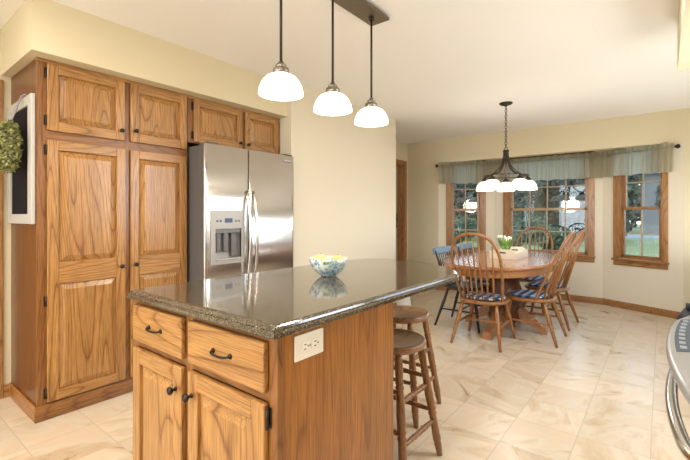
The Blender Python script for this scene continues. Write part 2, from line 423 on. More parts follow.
def thing(name, label, cat, loc=(0, 0, 0), rz=0, group=None):
    o = bpy.data.objects.new(name, None); COL.objects.link(o); o.empty_display_size = .1
    o.location = loc; o.rotation_euler = (0, 0, rz)
    return tag(o, label, cat, group)
def struct(o, label=None):
    o['kind'] = 'structure'
    if label: o['label'] = label
    return o
KIDS = {}
def copy_tree(o, parent=None):
    c = o.copy(); COL.objects.link(c)
    if parent: c.parent = parent
    for ch in list(o.children): copy_tree(ch, c)
    return c
def dup(root, loc, rz, label, group=None):
    r = copy_tree(root); r.location = loc; r.rotation_euler = (0, 0, rz); r['label'] = label
    if group: r['group'] = group
    return r

# ------------------------------------------------------------------ the room
XW, YB, XR, YR, ZC = -3.42, 6.05, .72, -3.0, 2.44      # left wall, back wall, right wall, rear wall, ceiling
BAY = [(-2.85, YB), (-2.07, 6.43), (-.63, 6.43), (.195, YB)]
ZB, ZH = 2.22, 2.06                                               # bay soffit
m = MB(); m.face([m.add([(XW - 2.6, YR - .1, 0), (XR + .1, YR - .1, 0), (XR + .1, YB + .12, 0), (XW - 2.6, YB + .12, 0)]) + i for i in range(4)])
b_ = m.add([(BAY[0][0] - .1, YB + .12, 0), (BAY[3][0] + .1, YB + .12, 0), (BAY[2][0] + .06, 6.56, 0), (BAY[1][0] - .06, 6.56, 0)]); m.face([b_, b_ + 1, b_ + 2, b_ + 3])
m.face([m.add([(XW - 2.6, YB + .12, 0), (XW - .12, YB + .12, 0), (XW - .12, 8, 0), (XW - 2.6, 8, 0)]) + i for i in range(4)])
struct(m.build('floor', tile), 'glossy beige stone tile floor with peach veins')
m = MB(); m.box(XW - 2.6, XR + .12, YR - .1, 8, ZC, ZC + .1)
struct(m.build('ceiling', ceilm), 'flat off-white ceiling')
m = MB(); m.box(BAY[0][0] - .1, BAY[3][0] + .1, YB + .12, 6.6, ZB, ZC - .005)
struct(m.build('ceiling_bay', wall_bay), 'low flat ceiling of the window bay')
# left wall with the doorway into the next room
D0, D1, DH = 4.95, 5.93, 2.06
m = MB()
m.box(XW - .12, XW, YR, D0, 0, ZC); m.box(XW - .12, XW, D1, YB + .12, 0, ZC); m.box(XW - .12, XW, D0, D1, DH, ZC)
struct(m.build('wall_left', wallm), 'cream wall behind the pantry and beside the doorway')
# back wall: header over the bay and the two ends
m = MB()
m.box(XW, BAY[0][0], YB, YB + .12, 0, ZC); m.box(BAY[3][0], XR, YB, YB + .12, 0, ZC); m.box(BAY[0][0], BAY[3][0], YB, YB + .12, ZH, ZC)
struct(m.build('wall_back', wallm), 'cream wall with a header over the window bay')
m = MB(); m.box(XR, XR + .12, YR, 2.35, 0, ZC); m.box(XR, XR + .12, 3.25, 3.5, 0, ZC); m.box(XR, XR + .12, 2.35, 3.25, 0, 1.08); m.box(XR, XR + .12, 2.35, 3.25, 2.02, ZC); m.box(XR, XR + .12, 5.4, YB + .12, 0, ZC); m.box(XR, XR + .12, 3.5, 5.4, 2.05, ZC); m.box(XR, XR + .12, 3.5, 5.4, 0, .98)  # unseen opening beside the range added to go with the fill lamp
struct(m.build('wall_right', wallm), 'cream wall on the range side')
m = MB(); m.box(XW - .12, -2.9, YR - .12, YR, 0, ZC); m.box(.1, XR + .12, YR - .12, YR, 0, ZC); m.box(-2.9, .1, YR - .12, YR, 2.3, ZC); m.box(-2.9, .1, YR - .12, YR, 0, .2)
struct(m.build('wall_rear', wallm), 'cream wall behind the camera with a wide opening added for light')  # unseen rear opening added to let light in
m = MB(); m.box(XR - .03, XR, 3.36, YB, 0, .90, 0, .004)
for k in range(6): m.box(XR - .045, XR - .028, 3.40 + k * .43, 3.76 + k * .43, .14, .80, 0, .006)
m.box(XR - .06, XR, 3.36, YB, .90, .93, 0, .006)
struct(m.build('trim_1', sideZ), 'oak wainscot under the side window of the dining end')
# boxed chase wall between fridge alcove and doorway, soffits
m = MB(); m.box(XW, -2.695, 2.60, 4.465, 0, ZC)
struct(m.build('wall_center', wall_bay), 'pale cream boxed wall beside the refrigerator')
m = MB(); m.box(XW, -2.745, .663, 2.60, 2.13, ZC)
struct(m.build('ceiling_soffit_left', wallm), 'cream soffit over the oak cabinets')
m = MB(); m.box(.078, XR, YR, 3.33, 2.13, ZC)
struct(m.build('ceiling_soffit_right', wallm), 'cream soffit over the range wall')
# next room seen through the doorway
m = MB()
m.box(XW - 2.7, XW - 2.6, 3.5, 8, 0, ZC); m.box(XW - 2.6, XW - .12, 7.9, 8, 0, ZC); m.box(XW - 2.6, XW - .12, 3.4, 3.5, 0, ZC); m.box(XW - .12, XW, YB + .12, 8, 0, ZC)
struct(m.build('wall_hall', plain('hall_grey_paint', (.62, .58, .54), .8)), 'pale grey wall of the next room')
lamp('hall_fill', 'POINT', (-4.6, 5.6, 2.1), 25, NEUT, .15)  # added light without a fixture, brightens the next room
# baseboards
def baseboard(name, pts, mat):
    m = MB()
    for a, b in zip(pts, pts[1:]):
        a, b = Vector((*a, 0)), Vector((*b, 0)); t = (b - a).normalized(); nrm = Vector((t.y, -t.x, 0))
        prof = [(0, 0), (.014, 0), (.014, .062), (.009, .08), (.004, .086), (0, .086)]
        la = [a + nrm * u + Vector((0, 0, z)) - t * .004 for u, z in prof]; lb = [b + nrm * u + Vector((0, 0, z)) + t * .004 for u, z in prof]
        m.loft([la, lb])
    return struct(m.build(name, mat))
baseboard('baseboard_back', [(XW, YB), BAY[0]], trimX)
baseboard('baseboard_bay', BAY, trimX)
baseboard('baseboard_right', [(BAY[3][0], YB), (XR, YB)], trimX)
baseboard('baseboard_center', [(-2.695, 2.62), (-2.695, 4.465), (XW, 4.465)], trimY)
baseboard('baseboard_left', [(XW, .672), (XW, .715)], trimY)
# oak door casings: doorway to the next room, door left of the pantry
def casing(name, y0, y1, zt, depth=.12, w=.07):
    m = MB()
    for ya, yb in ((y0 - w, y0), (y1, y1 + w)): m.box(XW, XW + .016, ya, yb, 0, zt + w, 0, .003)
    m.box(XW, XW + .016, y0, y1, zt, zt + w, 0, .003)
    m.box(XW - depth, XW + .004, y0, y0 + .018, 0, zt); m.box(XW - depth, XW + .004, y1 - .018, y1, 0, zt); m.box(XW - depth, XW + .004, y0, y1, zt - .018, zt)
    return struct(m.build(name, trimZ), 'oak casing of an open doorway')
casing('door_1', D0, D1, DH)
m = MB()
m.box(XW, XW + .018, .60, .672, 0, 2.10, 0, .003); m.box(XW, XW + .018, -.28, -.21, 0, 2.10, 0, .003); m.box(XW, XW + .018, -.21, .60, 2.03, 2.10, 0, .003); m.box(XW, XW + .012, -.21, .60, 0, 2.03)
struct(m.build('door_2', trimZ), 'oak door and casing left of the pantry')

# ------------------------------------------------------------------ bay walls and windows
def seg_frame(a, b):
    a, b = Vector((*a, 0)), Vector((*b, 0)); t = (b - a).normalized()
    return Matrix.Translation(a) @ Matrix.Rotation(math.atan2(t.y, t.x), 4, 'Z'), (b - a).length
WZ0, WZ1 = .655, 2.10
TANC = ((.50, .31, .15), (.44, .265, .12), (.34, .19, .08))
SASH = [wood('tan_sash_z', 'Z', TANC), wood('tan_sash_x', 'X', TANC)]
def bay_wall(name, a, b, u0, u1, e0, e1):
    M, L = seg_frame(a, b); m = MB(); T = .13
    for x0, x1, z0, z1 in ((0, u0, 0, ZB), (u1, L, 0, ZB), (u0, u1, 0, WZ0), (u0, u1, WZ1, ZB)):
        p = [(x0 - (e0 if x0 == 0 else 0), T), (x1 + (e1 if x1 == L else 0), T)]
        lo = [(x0, 0, z0), (x1, 0, z0), (p[1][0], T, z0), (p[0][0], T, z0)]
        m.loft([[M @ Vector(q) for q in lo], [M @ Vector((q[0], q[1], z1)) for q in lo]])
    return struct(m.build(name, wall_bay), 'pale cream wall of the window bay')
def window(name, a, b, u0, u1, cols, label, cw=.072, sash=None):
    M, L = seg_frame(a, b)
    w = bpy.data.objects.new(name, None); COL.objects.link(w); w.matrix_world = M; struct(w, label)
    m = MB()
    m.box(u0 - cw, u0, -.018, 0, WZ0 - .01, WZ1 + cw, 0, .003); m.box(u1, u1 + cw, -.018, 0, WZ0 - .01, WZ1 + cw, 0, .003)
    m.box(u0, u1, -.018, 0, WZ1, WZ1 + cw, 1, .003)
    m.box(u0, u0 + .018, -.004, .12, WZ0, WZ1); m.box(u1 - .018, u1, -.004, .12, WZ0, WZ1); m.box(u0, u1, -.004, .12, WZ1 - .018, WZ1, 1); m.box(u0, u1, 0, .12, WZ0 - .005, WZ0 + .012, 1)
    m.build('window_frame', [trimZ, trimX], w)
    m = MB(); m.box(u0 - cw - .012, u1 + cw + .012, -.045, -.0, WZ0 - .032, WZ0 - .006, 0, .005); m.box(u0 - cw, u1 + cw, -.016, 0, WZ0 - .095, WZ0 - .032, 0, .003)
    m.build('window_sill', trimX, w)
    ia, ib = u0 + .018, u1 - .018; zm = 1.30
    for nm, z0, z1, y, rows in (('lower_sash', WZ0 + .012, zm + .018, .05, 2), ('upper_sash', zm - .018, WZ1 - .018, .085, 2)):
        m = MB(); sw = .034
        m.box(ia, ia + sw, y - .017, y + .017, z0, z1, 0, .002); m.box(ib - sw, ib, y - .017, y + .017, z0, z1, 0, .002)
        m.box(ia, ib, y - .017, y + .017, z0, z0 + sw, 1, .002); m.box(ia, ib, y - .017, y + .017, z1 - sw, z1, 1, .002)
        s = m.build(nm, sash or [trimZ, trimX], w)
        m = MB()
        for k in range(1, cols):
            x = ia + sw + (ib - ia - 2 * sw) * k / cols; m.box(x - .008, x + .008, y - .010, y + .010, z0 + sw, z1 - sw)
        for k in range(1, rows):
            z = (1.63 if nm == 'upper_sash' else .975); m.box(ia + sw, ib - sw, y - .010, y + .010, z - .008, z + .008)
        m.build('muntin_grid', plain('tan_muntin', (.42, .33, .22), .5), s)
        m = MB(); m.box(ia + .01, ib - .01, y - .003, y + .003, z0 + .01, z1 - .01); m.build('pane', glass, s)
    return w
bay_wall('wall_bay_left', BAY[0], BAY[1], .195, .66, .03, .03)
bay_wall('wall_bay_center', BAY[1], BAY[2], .205, 1.275, .03, .03)
L3 = (Vector(BAY[3]) - Vector(BAY[2])).length
bay_wall('wall_bay_right', BAY[2], BAY[3], .205, .70, .03, .03)
window('window_1', BAY[0], BAY[1], .195, .66, 2, 'narrow oak window at the left of the bay', sash=SASH)
window('window_2', BAY[1], BAY[2], .205, 1.275, 4, 'wide oak window in the middle of the bay', sash=SASH)
window('window_3', BAY[2], BAY[3], .205, .70, 2, 'narrow oak window at the right of the bay', .06)

# ------------------------------------------------------------------ outdoors
m = MB(); m.box(-60, 40, 6.7, 95, -.5, -.35); m.box(.9, 40, -30, 6.7, -.5, -.35); m.box(-60, .9, -30, -3.2, -.5, -.35); struct(m.build('ground_lawn', grass_m), 'green lawn outside the bay')
m = MB(); m.box(-60, 40, 34, 41, -.348, -.335); struct(m.build('ground_road', concrete), 'pale road beyond the lawn')
def leaves(mb, c, rad, n, size, shell=.55):
    for _ in range(n):
        d = Vector((random.gauss(0, 1), random.gauss(0, 1), random.gauss(0, 1))).normalized() * (shell + (1 - shell) * random.random())
        p = Vector(c) + Vector((d.x * rad[0], d.y * rad[1], d.z * rad[2]))
        a = Vector((random.gauss(0, 1), random.gauss(0, 1), random.gauss(0, 1))).normalized(); b = a.orthogonal().normalized()
        s = size * random.uniform(.6, 1.3)
        i = mb.add([p - a * s, p + b * s * .45, p + a * s, p - b * s * .45]); mb.face([i, i + 1, i + 2, i + 3])
def tree(name, label, x, y, h, r, mat, n=3000, trunk=.2, group='trees outside the bay'):
    t = thing(name, label, 'tree', (x, y, -.35), 0, group)
    m = MB(); m.tube([(0, 0, 0), (.05, 0, h * .4), (-.04, .06, h * .75)], [trunk, trunk * .75, trunk * .35], 10)
    for k in range(6):
        a = k * 1.05 + x; z = h * (.35 + .07 * k)
        m.tube([(0, 0, z), (cos(a) * r * .4, sin(a) * r * .4, z + .5), (cos(a) * r * .75, sin(a) * r * .75, z + .7)], [trunk * .35, trunk * .2, .02], 6)
    m.build('trunk', bark, t)
    m = MB()
    for k in range(9):
        a = k * 2.4; q = r * .55 * math.sqrt(k / 9)
        leaves(m, (cos(a) * q, sin(a) * q, h * (.18 + .72 * ((k * 37) % 9) / 9)), (r * .6, r * .6, h * .2), n // 9, .3)
    m.build('foliage', mat, t)
TR = [(-16.4, 32, 5.2, 2.4, tree_m, 'dark leafy tree farthest left through the left bay window'), (-12.0, 29, 5.2, 2.2, ever_m, 'dense dark tree in the left bay window'),
      (-8.4, 27, 5.2, 2.0, tree_m, 'leafy tree at the left part of the wide window'), (-4.9, 29.5, 5.2, 1.7, ever_m, 'dark tree at the right part of the wide window'),
      (-22.0, 47, 7, 4.0, ever_m, 'far evergreen beyond the road in the left bay window'), (-12.4, 48, 7, 3.8, tree_m, 'far tree beyond the road at the left of the wide window'), (-5.4, 46, 7, 3.0, ever_m, 'far tree beyond the road at the right of the wide window'),
      (-2.3, 31, 5.2, 1.3, tree_m, 'leafy tree at the left edge of the right window'),
      (.9, 26, 5, 1.1, tree_m, 'slim tree at the right edge of the right window')]
for x, y, h, r, mt, lb in TR: tree('garden_tree', lb, x, y, h, r, mt)
SH = [(-8.3, 19.0, .8, 'rounded green shrub low in the left window'), (-5.4, 18.5, .7, 'rounded green shrub at the left of the wide window'), (-3.3, 18.0, .7, 'small shrub at the right of the wide window'), (-9.8, 24.5, 1.0, 'large shrub between the trees on the left'), (-5.6, 23.5, 1.0, 'large shrub between the trees in the wide window')]
for x, y, r, lb in SH:
    t = thing('garden_shrub', lb, 'shrub', (x, y, -.35), 0, 'shrubs outside the bay')
    m = MB(); leaves(m, (0, 0, r * .8), (r, r, r * .8), 1100, .11, .4); m.build('foliage', shrub_m, t)
    m = MB(); m.tube([(0, 0, -.02), (0, 0, r)], [.04, .02], 6); m.build('stem', bark, t)
tl = MB()
for k in range(60):
    x = -52 + 1.4 * k; leaves(tl, (x, 66 + 2 * sin(k * 1.7), 2.9 + .8 * sin(k * 2.3)), (2.6, 2.0, 3.4), 150, .75, .2)
tlo = tl.build('distant_woods', ever_m); tlo['kind'] = 'stuff'; tag(tlo, 'dark woods in the far distance behind the houses', 'trees')
def house(label, x, y, x0, x1, wins):
    h = thing('neighbour_house', label, 'house', (x, y, -.35), 0, 'houses across the road')
    m = MB(); m.box(x0, x1, 0, 8, .8, 5.2)
    for k in range(17): m.box(x0 - .02, x1 + .02, -.04, 0, .8 + k * .26, .8 + k * .26 + .235)
    m.build('siding', siding_m, h)
    m = MB(); m.box(x0 - .05, x1 + .05, -.08, 8.05, -.05, .82); m.build('base', concrete, h)
    m = MB(); m.loft([[(x0 - .5, -.6, 5.2), (x1 + .5, -.6, 5.2), (x1 + .5, 8.6, 5.2), (x0 - .5, 8.6, 5.2)], [(x0 - .5, 3.8, 7.5), (x1 + .5, 3.8, 7.5), (x1 + .5, 4.2, 7.5), (x0 - .5, 4.2, 7.5)]]); m.build('roof', roof_m, h)
    for wx in wins:
        m = MB(); m.box(wx, wx + 1.0, -.10, -.03, 2.2, 3.8); m.build('window', plain('dark_house_pane', (.03, .035, .04), .2), h)
house('grey sided house with a pale base across the road in the right window', 3.2, 44, -4.6, 7, (-3.6, -1.4))
house('grey sided house across the road behind the left trees', -18.5, 53, -5, 6.2, (-3, 0, 3))
# ------------------------------------------------------------------ cabinets
def raised_door(name, x0, x1, z0, z1, parent, splits=None, knob=None, hinge_x=None, hinge_z=(), st=.058, yf=0):
    """front face towards -Y, in front of the carcass plane yf"""
    T = .019; m = MB(); bv = .004
    m.box(x0, x0 + st, yf - T, yf, z0, z1, 0, bv); m.box(x1 - st, x1, yf - T, yf, z0, z1, 0, bv)
    cuts = [z0 + st * 1.0] + ([c for s in splits for c in s] if splits else []) + [z1 - st]
    rails = [(z0, cuts[0])] + [(cuts[i], cuts[i + 1]) for i in range(1, len(cuts) - 1, 2)] + [(cuts[-1], z1)]
    for a, b in rails: m.box(x0 + st - .001, x1 - st + .001, yf - T, yf, a, b, 1, bv * .7)
    for i in range(0, len(cuts), 2):
        a, b = cuts[i], cuts[i + 1]; u, v = x0 + st, x1 - st; g = .034
        def rc(d, y): return [(u + d, y, a + d), (v - d, y, a + d), (v - d, y, b - d), (u + d, y, b - d)]
        m.loft([rc(-.003, yf - .005), rc(.004, yf - .006), rc(g, yf - .0175), rc(g + .003, yf - .0185)], 0, False, False, True)
    d = m.build(name, [oakZ, oakX], parent)
    if knob:
        k = MB(); Mk = Matrix.Translation((knob[0], yf - T, knob[1])) @ Matrix.Rotation(R(90), 4, 'X')
        k.lathe([(.0, 0), (.008, 0), (.0075, .003), (.005, .006), (.005, .012), (.011, .016), (.0145, .021), (.013, .027), (.007, .030), (0, .031)], 16, M=Mk)
        k.build('knob', bronze, d)
    for hz in hinge_z:
        k = MB(); sgn = 1 if hinge_x > (x0 + x1) / 2 else -1
        k.box(hinge_x - .001, hinge_x + sgn * .012, yf - .004, yf, hz - .028, hz + .028, 0, .002)
        k.tube([(hinge_x + sgn * .004, yf - .012, hz - .026), (hinge_x + sgn * .004, yf - .012, hz + .026)], .0055, 8)
        k.tube([(hinge_x + sgn * .004, yf - .012, hz - .030), (hinge_x + sgn * .004, yf - .012, hz - .026)], .004, 8)
        k.tube([(hinge_x + sgn * .004, yf - .012, hz + .026), (hinge_x + sgn * .004, yf - .012, hz + .030)], .004, 8)
        k.build('hinge', hinge_m, d)
    return d
PX, PY = -2.855, .715
pantry = thing('pantry_cabinet', 'tall honey oak pantry cabinet with four raised panel doors left of the refrigerator', 'cabinet', (PX, PY, 0), R(90))
PW = .943
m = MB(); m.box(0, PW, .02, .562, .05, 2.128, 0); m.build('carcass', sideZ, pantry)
m = MB()
for a, b in ((0, .046), (.482, .518), (PW - .03, PW)): m.box(a, b, 0, .021, .05, 2.128, 0, .001)
for a, b in ((.05, .10), (1.655, 1.71), (2.11, 2.128)): m.box(.045, PW - .029, .0005, .020, a, b, 1)
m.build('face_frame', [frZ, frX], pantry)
m = MB()
m.box(-.013, PW, -.013, .0, 0, .092, 0, .004); m.box(-.016, PW, -.016, .0, .012, .03, 0, .003); m.box(-.016, PW, -.016, .0, .036, .054, 0, .003); m.box(-.012, 0, 0, .562, 0, .092, 1, .004); m.box(0, PW, 0, .56, 0, .05, 0)
m.build('base_moulding', [frX, wood('oak_y_base', 'Y', OAKM)], pantry)
m = MB(); m.box(-.006, PW, -.006, .02, 2.112, 2.13, 0, .002); m.build('top_trim', oakX, pantry)
raised_door('door', .046, .482, 1.71, 2.11, pantry, knob=(.455, 1.772), hinge_x=.046, hinge_z=(2.05, 1.77))
raised_door('door', .518, .93, 1.71, 2.11, pantry, knob=(.548, 1.785))
raised_door('door', .046, .486, .102, 1.655, pantry, splits=[(.795, .925)], knob=(.456, .868), hinge_x=.046, hinge_z=(1.595, .70, .155))
raised_door('door', .518, .93, .102, 1.655, pantry, splits=[(.795, .925)], knob=(.548, .872))

FY = 1.66
over = thing('overhead_cabinet', 'low oak cabinet with two doors above the refrigerator', 'cabinet', (PX, FY, 1.77), R(90))
OW = .938
m = MB(); m.box(0, OW, .02, .56, 0, .358); m.build('carcass', sideZ, over)
m = MB()
for a, b in ((0, .042), (.498, .53), (OW - .02, OW)): m.box(a, b, 0, .021, 0, .358, 0)
m.box(.04, OW - .019, .0005, .02, 0, .012, 1); m.box(.04, OW - .019, .0005, .02, .338, .358, 1)
m.build('face_frame', [frZ, frX], over)
m = MB(); m.box(0, OW, -.006, .02, .342, .36, 0, .002); m.build('top_trim', oakX, over)
raised_door('door', .044, .498, .008, .340, over, knob=(.470, .055), hinge_x=.044, hinge_z=(.285, .06), st=.052)
raised_door('door', .53, .918, .008, .340, over, knob=(.558, .055), hinge_x=.918, hinge_z=(.285, .06), st=.052)

# ------------------------------------------------------------------ refrigerator
fr = thing('refrigerator', 'stainless steel side by side refrigerator with ice and water dispenser', 'refrigerator', (-2.63, 1.668, 0), R(90))
W = .915
m = MB(); m.box(.004, W - .004, .075, .715, .012, 1.735, 0, .006); m.build('case', greyside, fr)
m = MB(); m.box(.012, W - .012, .035, .075, .02, .10)
for k in range(5): m.box(.03, W - .03, .028, .036, .03 + k * .013, .037 + k * .013)
m.build('base_grille', black_gl, fr)
def fr_door(name, x0, x1, holes=None):
    """slightly bowed front skin, as a grid lofted across the width"""
    m = MB(); n = 14; zt, zb = 1.745, .105
    xs = [x0 + (x1 - x0) * i / n for i in range(n + 1)]
    def yy(x):
        c = (x - x0) / (x1 - x0); e = min(c, 1 - c)
        return .006 * (2 * c - 1) ** 2 + (.012 * (1 - e / .03) ** 2 if e < .03 else 0)
    xs = sorted(set(xs + [x0 + .006, x0 + .013, x1 - .006, x1 - .013]))
    if holes: xs = sorted(set(xs + [holes[0], holes[1]]))
    zs = [zb, zb + .006] + ([holes[2], holes[3]] if holes else [.9]) + [zt - .006, zt]
    idx = {}
    for i, x in enumerate(xs):
        for j, z in enumerate(zs): idx[i, j] = m.add([(x, yy(x) + (.006 if j in (0, len(zs) - 1) else 0), z)])
    for i in range(len(xs) - 1):
        for j in range(len(zs) - 1):
            if holes and holes[0] - 1e-6 <= xs[i] and xs[i + 1] <= holes[1] + 1e-6 and holes[2] - 1e-6 <= zs[j] and zs[j + 1] <= holes[3] + 1e-6: continue
            m.face([idx[i, j], idx[i + 1, j], idx[i + 1, j + 1], idx[i, j + 1]], 0, True)
    # sides and back
    for x, i in ((xs[0], 0), (xs[-1], len(xs) - 1)):
        for j in range(len(zs) - 1):
            a = m.add([(x, .07, zs[j]), (x, .07, zs[j + 1])]); m.face([idx[i, j], idx[i, j + 1], a + 1, a], 1)
    for j in (0, len(zs) - 1):
        for i in range(len(xs) - 1):
            a = m.add([(xs[i], .07, zs[j]), (xs[i + 1], .07, zs[j])]); m.face([idx[i, j], idx[i + 1, j], a + 1, a], 1)
    a = m.add([(x0, .07, zb), (x1, .07, zb), (x1, .07, zt), (x0, .07, zt)]); m.face([a, a + 1, a + 2, a + 3], 1)
    return m.build(name, [steel, greyside], fr)
dl = fr_door('freezer_door', 0, .401, (.047, .350, .835, 1.245)); dr = fr_door('fresh_food_door', .409, W)
def handle(x, bow, parent):
    m = MB(); pts = []
    for k in range(15):
        t = k / 14; z = .66 + .74 * t
        pts.append((x, (-.012 - .042 * sin(pi * t)) if 0 < t < 1 else .006, z))
    m.tube(pts, [.014] * 15, 12); return m.build('handle', steel_s, parent)
handle(.374, 0, dl); handle(.440, 0, dr)
# dispenser in the freezer door
dx0, dx1, dz0, dz1 = .047, .350, .835, 1.245
m = MB()
rx0, rx1, rz0, rz1 = .085, .320, .865, 1.105
for a, b, c, d in ((dx0, rx0, dz0, dz1), (rx1, dx1, dz0, dz1), (rx0, rx1, rz1, dz1), (rx0, rx1, dz0, rz0)): m.box(a, b, -.004, .02, c, d, 0)
dp = m.build('dispenser', fr_panel, dl)
m = MB(); m.box(rx0, rx1, .058, .066, rz0, rz1); m.box(rx0 - .004, rx0, .0, .06, rz0, rz1); m.box(rx1, rx1 + .004, .0, .06, rz0, rz1); m.box(rx0, rx1, .0, .06, rz1, rz1 + .004); m.box(rx0, rx1, 0, .06, rz0 - .004, rz0)
m.build('recess', fr_panel, dp)
m = MB(); m.box(rx0 + .0, rx1, .004, .05, rz1 - .035, rz1, 0, .004); m.box(rx1 - .07, rx1 - .004, .03, .05, rz0 + .02, rz1 - .03, 0, .004); m.build('nozzle_housing', fr_dark, dp)
for x in (.105, .172):
    m = MB(); m.box(x, x + .046, .018, .034, .925, 1.08, 0, .008); m.build('paddle', fr_dark, dp)
m = MB(); m.box(rx0 - .004, rx1 + .002, -.012, .05, rz0 - .002, rz0 + .016, 0, .003); m.build('drip_tray', steel_s, dp)
m = MB(); m.box(.168, .236, -.0065, -.003, 1.152, 1.186, 0, .0015); m.build('display', lcd, dp)
for x in (.100, .130, .268, .298):
    m = MB(); m.lathe([(0, 0), (.009, 0), (.009, .002), (0, .0026)], 12, M=Matrix.Translation((x, -.004, 1.165)) @ Matrix.Rotation(R(90), 4, 'X')); m.build('button', fr_dark, dp)
m = MB()
x = .782
m.box(.780, .868, -.0012, .003, 1.686, 1.704)
m.build('logo_plate', plain('logo_plate_grey', (.40, .36, .34), .4, .5), dr)
for a in (.03, .80):
    m = MB(); m.box(a, a + .09, .01, .10, 1.745, 1.757, 0, .003); m.build('hinge_cover', greyside, fr)

# ------------------------------------------------------------------ chalkboard and wreath on the pantry side
cb = thing('chalkboard', 'tall chalkboard in a white distressed frame on the pantry side', 'chalkboard', (-3.135, .713, 1.155))
hw, hh = .262, .765
m = MB()
m.box(-hw, -hw + .07, -.022, 0, 0, hh, 0, .003); m.box(hw - .07, hw, -.022, 0, 0, hh, 0, .003)
m.box(-hw + .07, hw - .07, -.021, 0, 0, .06, 0, .003); m.box(-hw + .07, hw - .07, -.021, 0, hh - .06, hh, 0, .003)
m.build('frame', paint_w, cb)
m = MB(); m.box(-hw + .06, hw - .06, -.012, -.002, .05, hh - .05); m.build('board', slate, cb)
wr_ = thing('wreath', 'small round green wreath hung over the chalkboard by a grey ribbon', 'wreath', (-3.03, .618, 1.612))
m = MB()
for k in range(2000):
    a = random.uniform(0, 2 * pi); q = random.uniform(0, 2 * pi); rr = .043 * math.sqrt(random.uniform(.2, 1.9))
    p = Vector(((.088 + rr * cos(q)) * cos(a), rr * sin(q) * .75, (.10 + rr * cos(q)) * sin(a)))
    d = Vector((random.gauss(0, 1), random.gauss(0, 1), random.gauss(0, 1))).normalized(); b = d.orthogonal().normalized(); s = random.uniform(.009, .017)
    i = m.add([p - d * s, p + b * s * .5, p + d * s, p - b * s * .5]); m.face([i, i + 1, i + 2, i + 3])
m.build('foliage', wreath_m, wr_)
m = MB(); m.tube([(.09 * cos(t * pi / 16), 0, .10 * sin(t * pi / 16)) for t in range(33)], .022, 8); m.build('twig_ring', bark, wr_)
m = MB(); m.tube([(-.02, -.004, .10), (-.004, .066, .318)], .005, 6, flat=.4); m.tube([(.02, -.004, .10), (.004, .066, .318)], .005, 6, flat=.4); m.tube([(0, .068, .316), (0, .082, .328), (0, .096, .322)], .005, 6); m.build('ribbon', graym, wr_)

# ------------------------------------------------------------------ island
IX, IY = -1.645, .735
isl = thing('island_cabinet', 'oak island base with two drawers above two doors', 'cabinet', (IX, IY, 0))
IW, ID, IH = .83, .597, .878
m = MB(); m.box(0, IW - .012, .02, ID, .10, IH); m.box(.03, IW - .03, .07, ID - .02, 0, .10); m.build('carcass', sideZ, isl)
m = MB(); m.box(IW - .012, IW, .02, ID, .0, IH, 0, .001); m.build('end_panel', panelZ, isl)
m = MB()
for a, b in ((0, .022), (.37, .414), (IW - .036, IW)): m.box(a, b, 0, .021, .0 if a else .0, IH, 0, .001)
for a, b in ((.10, .125), (.692, .722), (.858, IH)): m.box(.02, IW - .03, .0006, .02, a, b, 1)
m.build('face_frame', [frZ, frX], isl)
def drawer(x0, x1, z0, z1):
    m = MB(); m.box(x0, x1, -.019, 0, z0, z1, 0, .005); d = m.build('drawer', oakX, isl)
    xc, zc = (x0 + x1) / 2, (z0 + z1) / 2 + .002; k = MB()
    P = spline([(xc - .043, -.019, zc), (xc - .041, -.030, zc - .001), (xc - .026, -.036, zc - .003), (xc, -.038, zc - .004), (xc + .026, -.036, zc - .003), (xc + .041, -.030, zc - .001), (xc + .043, -.019, zc)], 4)
    k.tube(P, [.0038] * len(P), 8)
    for s in (-1, 1): k.lathe([(0, 0), (.0085, 0), (.008, .004), (.005, .006), (0, .007)], 12, M=Matrix.Translation((xc + s * .043, -.019, zc)) @ Matrix.Rotation(R(90), 4, 'X'))
    k.build('pull', bronze, d)
drawer(.012, .373, .718, .858); drawer(.412, .796, .718, .858)
raised_door('door', .012, .373, .122, .690, isl, knob=(.340, .612), st=.056)
raised_door('door', .412, .796, .122, .690, isl, knob=(.438, .616), hinge_x=.798, hinge_z=(.652, .18), st=.056)

out = [(-1.655, .703), (-.793, .703), (-.792, 1.3), (-.792, 1.84)]
arc = spline([(-.792, 1.84), (-.808, 1.96), (-.86, 2.06), (-.99, 2.180), (-1.11, 2.25), (-1.23, 2.305), (-1.38, 2.335), (-1.52, 2.29), (-1.61, 2.17), (-1.65, 2.0), (-1.655, 1.85)], 6)
out = [Vector(p) for p in out[:-1]] + [Vector(p) for p in arc] + [Vector((-1.655, 1.3))]
m = MB()
slab(m, out, [(.03, .879), (.004, .879), (0, .882), (0, .893), (.003, .897), (.007, .8985), (.0065, .901), (.009, .907), (.013, .911), (.018, .9135), (.021, .914)])
tag(m.build('island_countertop', granite), 'speckled brown granite countertop with a rounded far end on the island', 'countertop')
# double outlet on the island end
ol = thing('power_outlet', 'white double socket plate on the island end panel', 'outlet', (-.815, .857, .827), R(90))
m = MB(); m.box(-.0605, .0605, -.006, .0, -.037, .037, 0, .003); m.build('plate', white_pl, ol)
for s in (-.021, .021):
    m = MB(); m.box(s - .0165, s + .0165, -.0085, -.004, -.0145, .0145, 0, .004); k = m.build('socket', white_pl, ol)
    m = MB()
    for dz in (-.006, .006): m.box(s - .006, s + .003, -.0092, -.008, dz - .0011, dz + .0011)
    m.box(s + .008, s + .012, -.0092, -.008, -.002, .002)
    m.build('slots', black_gl, k)
m = MB(); m.lathe([(0, 0), (.003, 0), (.003, .001), (0, .0012)], 10, M=Matrix.Translation((0, -.006, 0)) @ Matrix.Rotation(R(90), 4, 'X')); m.build('screw', pewter, ol)

